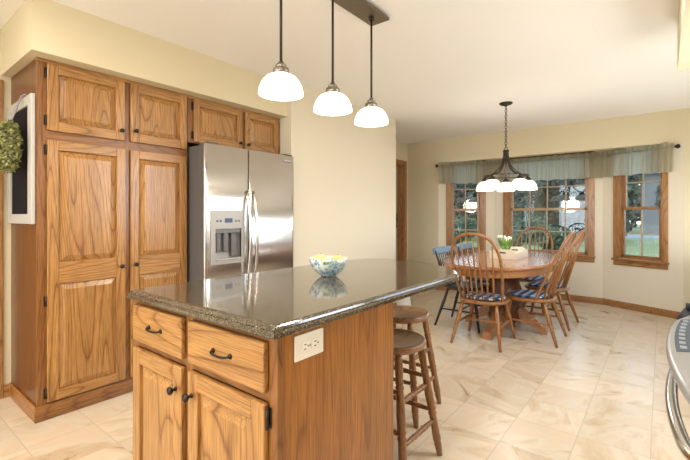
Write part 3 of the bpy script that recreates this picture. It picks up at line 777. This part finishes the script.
# ------------------------------------------------------------------ fruit bowl
BC = (-1.263, 1.468, .914)
bw = thing('fruit_bowl', 'round white bowl with blue flower pattern on the island', 'bowl', BC)
m = MB()
m.lathe([(0, .002), (.030, .002), (.034, 0), (.038, .004), (.062, .022), (.080, .044), (.090, .068), (.0945, .086), (.0925, .0875)], 40)
m.lathe([(.0925, .0875), (.0895, .085), (.085, .068), (.075, .047), (.058, .027), (.035, .012), (0, .009)], 40, mat=1)
m.build('bowl', [bowl_m, bowl_in], bw)
def fruit(x, y, z, r, mat, name, label, rz=0):
    f = thing(name, label, 'fruit', (BC[0] + x, BC[1] + y, BC[2] + z), rz, 'fruit in the bowl')
    m = MB(); pr = [(r * sin(pi * k / 14) * (1 + .03 * cos(pi * k / 14)), -r * .92 * cos(pi * k / 14) - (.14 * r * math.exp(-((14 - k) / 1.6) ** 2))) for k in range(15)]
    m.lathe(pr, 20); m.build('flesh', mat, f)
    m = MB(); m.tube([(0, 0, r * .76), (.002, 0, r * .95)], .0016, 6); m.build('stem', bark, f)
fruit(-.040, -.012, .072, .036, fruit_y, 'peach', 'pale yellow peach at the left of the bowl')
fruit(.006, -.042, .067, .034, fruit_o, 'peach', 'golden peach at the front middle of the bowl')
fruit(.044, .016, .076, .032, fruit_o, 'peach', 'orange peach at the right of the bowl')
fruit(.012, .036, .060, .028, fruit_d, 'fig', 'dark fig between the peaches in the bowl')

# ------------------------------------------------------------------ bar stools
def make_stool(loc, rz, label):
    t = thing('bar_stool', label, 'stool', loc, rz, 'round wooden stools at the island')
    m = MB(); m.lathe([(0, .592), (.07, .590), (.135, .594), (.155, .601), (.165, .602), (.172, .596), (.174, .586), (.170, .573), (.155, .564), (.12, .562), (0, .562)], 40)
    m.build('seat', stoolY, t)
    feet = []
    for sx in (1, -1):
        for sy in (1, -1):
            a = Vector((sx * .105, sy * .105, .568)); b = Vector((sx * .178, sy * .178, 0)); feet.append((a, b))
            prof = [(0, .015), (.05, .018), (.12, .0195), (.2, .0165), (.215, .021), (.23, .016), (.25, .021), (.27, .017), (.45, .021), (.56, .019), (.575, .023), (.60, .017), (.62, .022), (.64, .018), (.8, .0195), (.86, .0205), (.875, .016), (.89, .019), (1, .013)]
            m = MB(); m.tube([a.lerp(b, p) for p, _ in prof], [r for _, r in prof], 12); m.build('leg', stoolZ, t)
    def at(i, z): a, b = feet[i]; return a.lerp(b, (a.z - z) / (a.z - b.z))
    for i, j, zs in ((0, 1, (.18, .36)), (2, 3, (.18, .36)), (0, 2, (.23, .40)), (1, 3, (.23, .40))):
        for z in zs:
            p, q = at(i, z), at(j, z); pf = [(0, .008), (.15, .011), (.28, .013), (.32, .010), (.35, .015), (.38, .011), (.5, .0135), (.62, .011), (.65, .015), (.68, .010), (.72, .013), (.85, .011), (1, .008)]
            m = MB(); m.tube([p.lerp(q, u) for u, _ in pf], [r for _, r in pf], 8); m.build('rung', stoolZ, t)
    return t
st1 = make_stool((-1.055, 1.70, 0), R(0), 'round brown wooden stool nearer the camera under the island overhang')
dup(st1, (-1.285, 2.20, 0), R(4), 'round brown wooden stool farther away behind the first one')

# ------------------------------------------------------------------ pendant light over the island
pn = thing('pendant_light', 'bronze bar fixture with three white glass shades above the island', 'ceiling light', (-1.38, 1.634, ZC))
m = MB(); m.box(-.068, .068, -.465, .465, -.034, -.016, 0, .003); m.box(-.05, .05, -.44, .44, -.016, 0); m.build('canopy', plain('canopy_bronze', (.16, .125, .085), .4, .6), pn)
for dy in (-.367, .004, .367):
    m = MB(); m.tube([(0, dy, -.03), (0, dy, -.53)], .0065, 10); m.lathe([(0, 0), (.016, 0), (.016, .012), (.008, .018), (0, .018)], 14, (0, dy, -.05)); rod = m.build('rod', iron, pn)
    m = MB(); m.lathe([(0, .062), (.012, .06), (.013, .05), (.024, .046), (.025, .036), (.023, .033), (.036, .028), (.038, .006), (.034, -.002), (0, -.004)], 24, (0, dy, -.584)); m.build('socket_cup', pewter, rod)
    sp_ = [(.030, .094), (.048, .090), (.068, .079), (.085, .061), (.097, .036), (.1025, .014), (.1035, 0)]
    m = MB(); m.lathe(sp_ + [(r - .004, z) for r, z in sp_[::-1]], 40, (0, dy, -.676)); m.build('shade', shade_m, rod)
    m = MB(); m.lathe([(0, .0), (.012, .002), (.026, .02), (.029, .035), (.024, .052), (.014, .066), (.013, .08), (0, .08)], 16, (0, dy, -.672)); m.build('bulb', emit('lit_bulb', (1, .9, .75), 6), rod)
    lamp('pendant_lamp', 'POINT', (-1.38, 1.634 + dy, ZC - .70), 7, WARM, .06)

# ------------------------------------------------------------------ chandelier over the table
CX, CY = -1.34, 4.535
ch = thing('chandelier', 'dark iron chandelier with five white glass shades over the dining table', 'chandelier', (CX, CY, ZC))
m = MB(); m.lathe([(0, 0), (.068, 0), (.070, -.008), (.055, -.02), (.02, -.03), (.010, -.04), (0, -.042)], 28); m.build('canopy', iron, ch)
m = MB()
nl = 15; z0, z1 = -.042, -.485
for k in range(nl):
    z = z0 + (z1 - z0) * (k + .5) / nl; h2 = (z0 - z1) / nl * .62
    pts = [(cos(a) * .011 * (1 if k % 2 else 0), cos(a) * .011 * (0 if k % 2 else 1), z + sin(a) * h2) for a in [2 * pi * q / 10 for q in range(11)]]
    m.tube(pts, .0034, 5)
m.build('chain', iron, ch)
m = MB(); m.tube([(cos(a) * .016, 0, -.50 + sin(a) * .016) for a in [2 * pi * q / 14 for q in range(15)]], .0035, 6)
m.lathe([(0, 0), (.030, -.002), (.034, -.010), (.030, -.020), (.022, -.026), (.022, -.055), (.012, -.075), (0, -.08)], 20, (0, 0, -.515)); m.build('stem', iron, ch)
RZ = -.80; RR = .232
m = MB(); m.tube([(cos(a) * RR, sin(a) * RR, RZ) for a in [2 * pi * q / 48 for q in range(49)]], .005, 6); m.build('ring', iron, ch)
away = math.atan2(CY, CX)
for k in range(5):
    a = away + k * 2 * pi / 5; ca, sa = cos(a), sin(a)
    P = spline([(r * ca, r * sa, z) for r, z in ((.018, -.535), (.026, -.61), (.055, -.69), (.11, -.752), (.18, -.79), (RR, RZ))], 5)
    m = MB(); m.tube(P, [.0105] * len(P), 8); arm = m.build('arm', iron, ch)
    c = (RR * ca, RR * sa, -.955)
    m = MB(); m.lathe([(0, .165), (.010, .162), (.012, .145), (.026, .132), (.034, .112), (.030, .104), (0, .102)], 18, c); m.build('socket_cup', iron, arm)
    sp_ = [(.028, .106), (.048, .102), (.070, .086), (.086, .060), (.095, .028), (.097, 0)]
    m = MB(); m.lathe(sp_ + [(r - .004, z) for r, z in sp_[::-1]], 32, c); m.build('shade', shade_c, arm)
lamp('chandelier_lamp', 'POINT', (CX, CY, ZC - 1.03), 24, NEUT, .15)

# ------------------------------------------------------------------ valance on its rod
RZV = 2.003
VP = [Vector(p) for p in ((-2.812, 5.968), (-2.05, 6.34), (-.65, 6.34), (.120, 5.985))]   # follows the bay just inside its walls
rounded = [VP[0]]
for k in (1, 2):
    A_ = VP[k] + (VP[k - 1] - VP[k]).normalized() * .06; B_ = VP[k] + (VP[k + 1] - VP[k]).normalized() * .06
    rounded += [A_.lerp(VP[k], t).lerp(VP[k].lerp(B_, t), t) for t in (0, .25, .5, .75, 1)]
rounded.append(VP[3])
cum = [0]
for p, q in zip(rounded, rounded[1:]): cum.append(cum[-1] + (q - p).length)
def on_path(d):
    for i in range(len(rounded) - 1):
        if d <= cum[i + 1] + 1e-9: break
    t = (rounded[i + 1] - rounded[i]).normalized(); p = rounded[i] + t * (d - cum[i])
    return p, Vector((t.y, -t.x))                     # point and direction into the room
LEN = cum[-1]
RC = Vector((-1.345, 6.2))
rd = thing('curtain_rod', 'thin dark curtain rod with ball ends bent along the window bay', 'curtain rod', (RC.x, RC.y, RZV))
m = MB(); m.tube([((p - RC).x, (p - RC).y, 0) for p in rounded], .008, 10); m.build('rod', bronze, rd)
for s, p, q in ((-1, VP[0], VP[1]), (1, VP[3], VP[2])):
    d = (p - q).normalized(); ang = math.atan2(d.y, d.x)
    m = MB(); m.lathe([(0, 0), (.012, .002), (.010, .008), (.022, .016), (.027, .028), (.022, .040), (.010, .048), (0, .05)], 16, M=Matrix.Translation(((p - RC).x, (p - RC).y, 0)) @ Matrix.Rotation(ang, 4, 'Z') @ Matrix.Rotation(R(90), 4, 'Y')); m.build('finial', bronze, rd)
    n_ = Vector((d.y, -d.x)) * s; n_ = n_ if n_.y > 0 else -n_; e = p - d * .02 - RC
    m = MB(); m.tube([(e.x, e.y, 0), ((e + n_ * .072).x, (e + n_ * .072).y, 0)], .006, 8); m.build('bracket', bronze, rd)
m = MB(); n = 720
rows = [(.056, 1.3), (.048, 1.1), (.036, .8), (.022, .5), (.0105, .3), (-.0105, .3), (-.03, .6), (-.06, .9), (-.11, 1.0), (-.17, 1.05), (-.23, 1.1), (-.280, 1.15), (-.288, 1.15)]
for i in range(n + 1):
    u = i / n; p, nr_ = on_path(LEN * u)
    ph = 2 * pi * 30 * u + 2.0 * sin(2 * pi * 5.3 * u) + 1.3 * sin(2 * pi * 11.7 * u + 1)
    big = noise.noise((u * 30, 0, 0))
    for j, (dz, amp) in enumerate(rows):
        soft = min(1, max(0, (-dz - .03) / .15))
        off = .020 + (.016 * sin(ph) + .007 * sin(2.7 * ph + 1)) * amp + soft * (.010 * sin(ph * .5 + .6) + .012 * big + .010)
        if abs(dz) < .02: off = .0135 + .003 * sin(ph)
        c = p + nr_ * off
        m.v.append((c.x, c.y, RZV + dz + (.005 * sin(ph * .5) if dz < -.2 else 0) + (.006 * sin(ph * 1.3) if dz > .05 else 0)))
nr = len(rows)
for i in range(n):
    for j in range(nr - 1): m.face([i * nr + j, (i + 1) * nr + j, (i + 1) * nr + j + 1, i * nr + j + 1], 0, True)
val = m.build('valance_curtain', fabric)
ul = val.data.uv_layers.new(name='UVMap')
for lp in val.data.loops:
    i, j = divmod(lp.vertex_index, nr); ul.data[lp.index].uv = (i / n * 6, j / nr)
tag(val, 'gathered sage green valance hung across the top of the bay windows', 'curtain')

# ------------------------------------------------------------------ dining table
TX, TY = -1.385, 4.605
tb = thing('dining_table', 'oval oak pedestal dining table in front of the bay', 'table', (TX, TY, 0)); tb.scale = (1, 1, .983)
def ell(a, b, p=2.25, n=72): return [Vector((a * abs(cos(t)) ** (2 / p) * (1 if cos(t) > 0 else -1), b * abs(sin(t)) ** (2 / p) * (1 if sin(t) > 0 else -1))) for t in [2 * pi * k / n for k in range(n)]]
m = MB(); slab(m, ell(.55, .985), [(.03, .716), (.006, .717), (0, .724), (0, .738), (.004, .746), (.010, .750), (.012, .750)]); m.build('tabletop', tableY, tb)
m = MB(); slab(m, ell(.51, .945), [(0, .645), (0, .717)]); m.build('apron', tableY, tb)
m = MB(); m.lathe([(0, .645), (.20, .645), (.20, .60), (.165, .57), (.15, .50), (.175, .42), (.19, .34), (.175, .26), (.15, .20), (.165, .15), (.165, .10), (0, .10)], 24, (.05, -.14, 0)); m.build('pedestal', tableZ_shade, tb)
for k in range(4):
    a = R(90 * k); fs = 1.12 if k % 2 else .84; Mk = Matrix.Translation((.05, -.14, 0)) @ Matrix.Rotation(a, 4, 'Z')
    up = [(.12, .27), (.22, .245), (.32, .17), (.40, .105), (.46, .085), (.50, .07)]; lo = [(.12, .10), (.22, .105), (.32, .07), (.40, .035), (.46, .0), (.50, .0)]
    m = MB(); m.loft([[Mk @ Vector((x * fs, -.04, z0)), Mk @ Vector((x * fs, .04, z0)), Mk @ Vector((x * fs, .034, z1)), Mk @ Vector((x * fs, -.034, z1))] for (x, z1), (_, z0) in zip(up, lo)])
    m.build('foot', tableY, tb)

# ------------------------------------------------------------------ windsor chairs
def seat_outline(wf, wb, d0, d1, n=40):
    pts = []
    for k in range(n):
        t = 2 * pi * k / n; c, s = cos(t), sin(t); p = 2.8
        x = abs(c) ** (2 / p) * (1 if c > 0 else -1); y = abs(s) ** (2 / p) * (1 if s > 0 else -1)
        w = wf if y > 0 else wf + (wb - wf) * (-y); pts.append(Vector((x * w, y * (d1 if y > 0 else d0))))
    return pts
def make_chair(loc, rz, label, mz, my, group):
    t = thing('windsor_chair', label, 'chair', loc, rz, group)
    o = seat_outline(.225, .205, .235, .21); m = MB()
    slab(m, o, [(.03, .382), (.008, .384), (0, .392), (0, .404), (.006, .412), (.02, .416), (.05, .413), (.10, .404), (.16, .401)], 0, True); m.build('seat', my, t)
    legs = {}
    for sx in (-1, 1):
        for nm, ya, yb in (('f', .14, .225), ('r', -.155, -.28)):
            a = Vector((sx * .155, ya, .388)); b = Vector((sx * .225, yb, 0)); legs[nm, sx] = (a, b)
            pf = [(0, .013), (.12, .016), (.35, .0205), (.45, .021), (.55, .018), (.8, .0155), (1, .012)]
            m = MB(); m.tube([a.lerp(b, p) for p, _ in pf], [r for _, r in pf], 12); m.build('leg', mz, t)
    def at(k, z): a, b = legs[k]; return a.lerp(b, (a.z - z) / a.z)
    mids = []
    for sx in (-1, 1):
        p, q = at(('f', sx), .19), at(('r', sx), .19); m = MB(); m.tube([p, p.lerp(q, .25), p.lerp(q, .5), p.lerp(q, .75), q], [.008, .011, .014, .011, .008], 8); m.build('stretcher', my, t); mids.append(p.lerp(q, .5))
    m = MB(); m.tube([mids[0], mids[0].lerp(mids[1], .5), mids[1]], [.008, .013, .008], 8); m.build('stretcher', my, t)
    def lean(x, z): k = (z - .40) / .64; return (x, -.085 - .285 * k, z)
    P = spline([lean(x, z) for x, z in ((-.188, .400), (-.210, .56), (-.222, .73), (-.215, .86), (-.165, .975), (-.09, 1.028), (0, 1.042), (.09, 1.028), (.165, .975), (.215, .86), (.222, .73), (.210, .56), (.188, .400))], 5)
    m = MB(); m.tube(P, [.0135] * len(P), 10); m.build('back_hoop', mz, t)
    for k in range(-3, 4):
        xb = k * .044; xt = k * .056; zt = 1.036 - .10 * (abs(xt) / .168) ** 2.4
        p, q = Vector((xb, -.195 + .05 * (k / 3) ** 2, .405)), Vector(lean(xt, zt))
        pf = [(0, .0065), (.2, .0085), (.35, .0095), (.55, .0075), (1, .005)]
        m = MB(); m.tube([p.lerp(q, u) for u, _ in pf], [r for _, r in pf], 8); m.build('spindle', mz, t)
    return t
G = 'oak windsor chairs around the table'
C1 = make_chair((-1.35, 3.885, 0), R(2), 'oak windsor chair at the near table end with its back to the camera', chairZ, chairY, G)
SP = [((-1.03, 4.285, 0), R(90), 'oak windsor chair nearer the camera on the right long side of the table'),
      ((-1.03, 4.975, 0), R(88), 'oak windsor chair farther back on the right long side of the table'),
      ((-1.335, 5.47, 0), R(180), 'oak hoop back windsor chair at the far end of the table before the windows')]
for lc, rz, lb in SP: dup(C1, lc, rz, lb)
PADS = ['flat navy and white check pad on the chair turned away at the near table end', 'navy and white check pad on the nearer right side chair', 'navy and white check pad on the farther right side chair', 'navy and white check pad on the chair at the far table end']
pad0 = None
for (lc, rz), lb in zip([((-1.35, 3.885, 0), R(2))] + [(a, b) for a, b, _ in SP], PADS):
    if pad0 is None:
        m = MB(); slab(m, seat_outline(.185, .17, .155, .18), [(.02, .0), (.004, .002), (0, .008), (.004, .014), (.02, .018), (.06, .019)], 0, True); pad0 = m.build('seat_pad', check); o = pad0
    else:
        o = pad0.copy(); COL.objects.link(o)
    if o is not pad0: o.location = (lc[0], lc[1], .4145); o.rotation_euler = (0, 0, rz); tag(o, lb, 'cushion', 'check seat pads'); continue
    o.location = (lc[0], lc[1], .4145); o.rotation_euler = (0, 0, rz); tag(o, lb, 'cushion', 'check seat pads')

# ------------------------------------------------------------------ black chairs with blue crest rails
def make_black(loc, rz, label):
    t = thing('spindle_chair', label, 'chair', loc, rz, 'black spindle chairs left of the table')
    m = MB(); slab(m, seat_outline(.235, .22, .20, .20), [(.03, .412), (.006, .414), (0, .424), (0, .436), (.008, .444), (.05, .442), (.12, .434)], 0, True); m.build('seat', blackp, t)
    lg = {}
    for sx in (-1, 1):
        for nm, ya, yb in (('f', .14, .22), ('r', -.14, -.27)):
            a = Vector((sx * .16, ya, .42)); b = Vector((sx * .225, yb, 0)); lg[nm, sx] = (a, b)
            m = MB(); m.tube([a, a.lerp(b, .4), b], [.013, .018, .011], 10); m.build('leg', blackp, t)
    mids = []
    for sx in (-1, 1):
        p, q = lg['f', sx][0].lerp(lg['f', sx][1], .55), lg['r', sx][0].lerp(lg['r', sx][1], .55); m = MB(); m.tube([p, p.lerp(q, .5), q], [.007, .011, .007], 8); m.build('stretcher', blackp, t); mids.append(p.lerp(q, .5))
    m = MB(); m.tube(mids, .009, 8); m.build('stretcher', blackp, t)
    for sx in (-1, 1):
        m = MB(); m.tube([(sx * .20, -.155, .436), (sx * .225, -.225, .70), (sx * .235, -.265, .825)], [.012, .014, .010], 8); m.build('post', blackp, t)
    for k in range(-3, 4):
        m = MB(); m.tube([(k * .052, -.17, .436), (k * .058, -.245 - .012 * (1 - (k / 3.5) ** 2), .79)], [.007, .0055], 8); m.build('spindle', blackp, t)
    m = MB(); L_ = []
    for k in range(17):
        x = -.27 + .54 * k / 16; y = -.262 - .03 * (1 - (x / .27) ** 2); h2 = .026 + .010 * (1 - (x / .27) ** 4)
        L_.append([(x, y - .010, .805 - h2), (x, y + .010, .805 - h2), (x, y + .004, .815 + h2), (x, y - .016, .815 + h2)])
    m.loft(L_); m.build('crest_rail', bluep, t)['label'] = 'blue painted crest rail'
    return t
b1 = make_black((-1.69, 4.30, 0), R(-90), 'black spindle chair with blue crest rail nearer the camera left of the table')
dup(b1, (-1.69, 4.93, 0), R(-90), 'black spindle chair with blue crest rail farther back left of the table')

# ------------------------------------------------------------------ tray planter and tulips
tr_ = thing('wooden_tray', 'whitewashed wooden planter tray on the dining table', 'tray', (-1.345, 4.67, .7378))
hx, hy = .135, .24
tw = plain('whitewashed_wood', (.72, .65, .53), .7, bump=.3, bscale=40)
m = MB(); m.box(-hx + .012, hx - .012, -hy + .012, hy - .012, 0, .012); m.build('bottom', tw, tr_)
for s in (-1, 1):
    m = MB(); m.box(s * hx - .006, s * hx + .006, -hy, hy, 0, .078, 0, .002); m.build('side', tw, tr_)
    m = MB(); y = s * (hy - .006)
    prof = [(-hx + .006, 0), (hx - .006, 0), (hx - .006, .078), (hx * .55, .105), (-hx * .55, .105), (-hx + .006, .078)]
    m.loft([[(x, y - .006, z) for x, z in prof], [(x, y + .006, z) for x, z in prof]]); e_ = m.build('end_board', tw, tr_)
    m = MB(); m.box(-.034, .034, y - .0072, y + .0072, .060, .075, 0, .003); m.build('hand_hold_shade', black_gl, e_)  # dark block stands in for the shade inside the cut-out
tul = thing('tulip_plant', 'bunch of cream tulips with green leaves in the tray', 'plant', (-1.385, 4.66, .7505))
m = MB(); m.lathe([(0, .0), (.045, .0), (.055, .055), (.05, .055), (.045, .045), (0, .045)], 18); m.build('pot', plain('white_pot', (.7, .68, .62), .6), tul)
m = MB()
for k in range(80):
    a = random.uniform(0, 2 * pi); q = random.uniform(.005, .04); l = random.uniform(.11, .19); w = random.uniform(.006, .010); b = Vector((cos(a) * q, sin(a) * q, .04)); tip = b + Vector((cos(a) * l * .45, sin(a) * l * .45, l)); md = b.lerp(tip, .5) - Vector((cos(a), sin(a), 0)) * l * .08
    sd = Vector((-sin(a), cos(a), 0)) * w; i = m.add([b - sd * .6, b + sd * .6, md + sd, md - sd, tip]); m.face([i, i + 1, i + 2, i + 3]); m.face([i + 3, i + 2, i + 4])
for k in range(13):
    a = k * 2.4; q = .016 * math.sqrt(k) * 1.3; m.tube([(cos(a) * q * .5, sin(a) * q * .5, .04), (cos(a) * q, sin(a) * q, .19)], .0025, 5)
m.build('leaves', tulip_leaf, tul)
for k in range(13):
    a = k * 2.4; q = .016 * math.sqrt(k) * 1.3; z = .17 + .03 * ((k * 7) % 5) / 5
    m = MB(); m.lathe([(0, 0), (.007, .004), (.010, .014), (.010, .026), (.006, .038), (.003, .043)], 8, (cos(a) * q, sin(a) * q, z)); m.build('bloom', tulip_pet, tul)

# ------------------------------------------------------------------ range at the right edge
rg = thing('kitchen_range', 'stainless range with bowed control panel and curved oven handle at the right edge', 'range', (.07, .86, 0))
RW_ = .75
m = MB(); m.box(.02, .63, 0, RW_, .10, .885); m.box(.06, .60, .02, RW_ - .02, 0, .10); m.build('body', steel_s, rg)
m = MB(); m.box(.0, .02, .01, RW_ - .01, .20, .80, 0, .004); m.box(-.002, .0, .10, RW_ - .10, .30, .68); od = m.build('oven_door', [steel], rg)
def bow(y): q = (y - RW_ / 2) / (RW_ / 2); return -.062 + .034 * q * q + .012 * max(0, abs(q) - .8) / .2
ys = [RW_ * k / 24 for k in range(25)]
m = MB(); L_ = []
for y in ys:
    x = bow(y); L_.append([(.10, y, .86), (x + .03, y, .858), (x + .006, y, .872), (x, y, .885), (x + .003, y, .895), (x + .012, y, .901), (.07, y, .918), (.10, y, .920)])
m.loft(L_, 0, True); cp = m.build('control_panel', plain('light_steel', (.44, .45, .46), .3, .6), rg)
m = MB()
def pz(x, y): return .901 + (x - bow(y) - .012) * (.017 / (.058 - bow(y))) + .0016
L_ = []
for k in range(13):
    y = .30 + .36 * k / 12; a = bow(y) + .016; L_.append([(a, y, pz(a, y) - .003), (.06, y, pz(.06, y) - .003), (.06, y, pz(.06, y)), (a, y, pz(a, y))])
m.loft(L_); kp = m.build('keypad', plain('blue_grey_keypad', (.07, .09, .12), .6, 0, .25), cp)
for i in range(8):
    for j in range(3):
        y = .33 + .042 * i; x = bow(y) + .030 + .024 * j; m = MB(); z = pz(x, y); m.box(x - .006, x + .006, y - .010, y + .010, z - .001, z + .0022, 0, .001); m.build('button', plain('pale_key', (.26, .29, .33), .4), kp)
m = MB(); m.box(-.008, .10, .20, .265, .905, .9225, 0, .003); m.box(.012, .10, .09, .16, .907, .9235, 0, .003); m.build('display', black_gl, cp)
m = MB(); m.box(.08, .63, .0, RW_, .885, .924, 0, .004); m.build('cooktop', black_gl, rg)
for y0 in (.04, .40):
    m = MB()
    for k in range(4): m.box(.10, .60, y0 + .02 + k * .09, y0 + .034 + k * .09, .935, .952, 0, .003)
    for x in (.10, .34, .588): m.box(x, x + .014, y0, y0 + .32, .924, .945, 0, .003)
    m.build('burner_grate', black_gl, rg)
m = MB(); m.tube([(-.022, RW_ + .03, .872), (-.012, RW_ + .03, .885), (.62, RW_ + .03, .889)], [.018, .034, .036], 14)
m.tube([(-.012, RW_ + .018, .924), (.6, RW_ + .018, .930)], .011, 8); m.tube([(-.008, RW_ + .046, .918), (.6, RW_ + .046, .926)], .011, 8)
m.build('side_trim', plain('dark_navy_enamel', (.008, .012, .022), .4), rg)
P = spline([(.002, .655, .77), (-.02, .66, .77), (-.038, .615, .772), (-.048, .50, .774), (-.052, .37, .774), (-.048, .24, .774), (-.036, .13, .772), (-.02, .09, .77), (.002, .095, .77)], 6)
m = MB(); m.tube(P, [.0125] * len(P), 12); m.build('handle', steel_s, od)

# ------------------------------------------------------------------ beyond: bin by the wall end, plant in the next room
bn = thing('waste_bin', 'small white bin with a dark green side on the floor past the wall end', 'bin', (-2.80, 4.80, 0), R(30))
m = MB(); m.loft([[(-.12, -.09, 0), (.12, -.09, 0), (.12, .09, 0), (-.12, .09, 0)], [(-.09, -.07, .26), (.09, -.07, .26), (.09, .07, .26), (-.09, .07, .26)]]); m.build('body', white_pl, bn)
m = MB(); m.loft([[(.121, -.088, 0), (.128, -.088, 0), (.128, .088, 0), (.121, .088, 0)], [(.091, -.068, .25), (.098, -.068, .25), (.098, .068, .25), (.091, .068, .25)]]); m.build('side', plain('dark_green', (.03, .10, .07), .5), bn)
pp = thing('potted_plant', 'leafy dark green plant seen through the doorway beside the casing', 'plant', (-3.93, 6.42, 0))
m = MB(); m.lathe([(0, 0), (.11, 0), (.14, .28), (.13, .28), (.12, .25), (0, .25)], 20); m.build('pot', white_pl, pp)
m = MB(); m.tube([(0, 0, .24), (.02, 0, .7), (0, .02, 1.15)], [.012, .01, .006], 6); m.build('stem', bark, pp)
m = MB(); leaves(m, (0, 0, 1.08), (.16, .16, .20), 110, .05, .2); m.build('leaves', leaf_mat('house_plant_leaves', (.02, .05, .02), (.06, .11, .04), 9), pp)
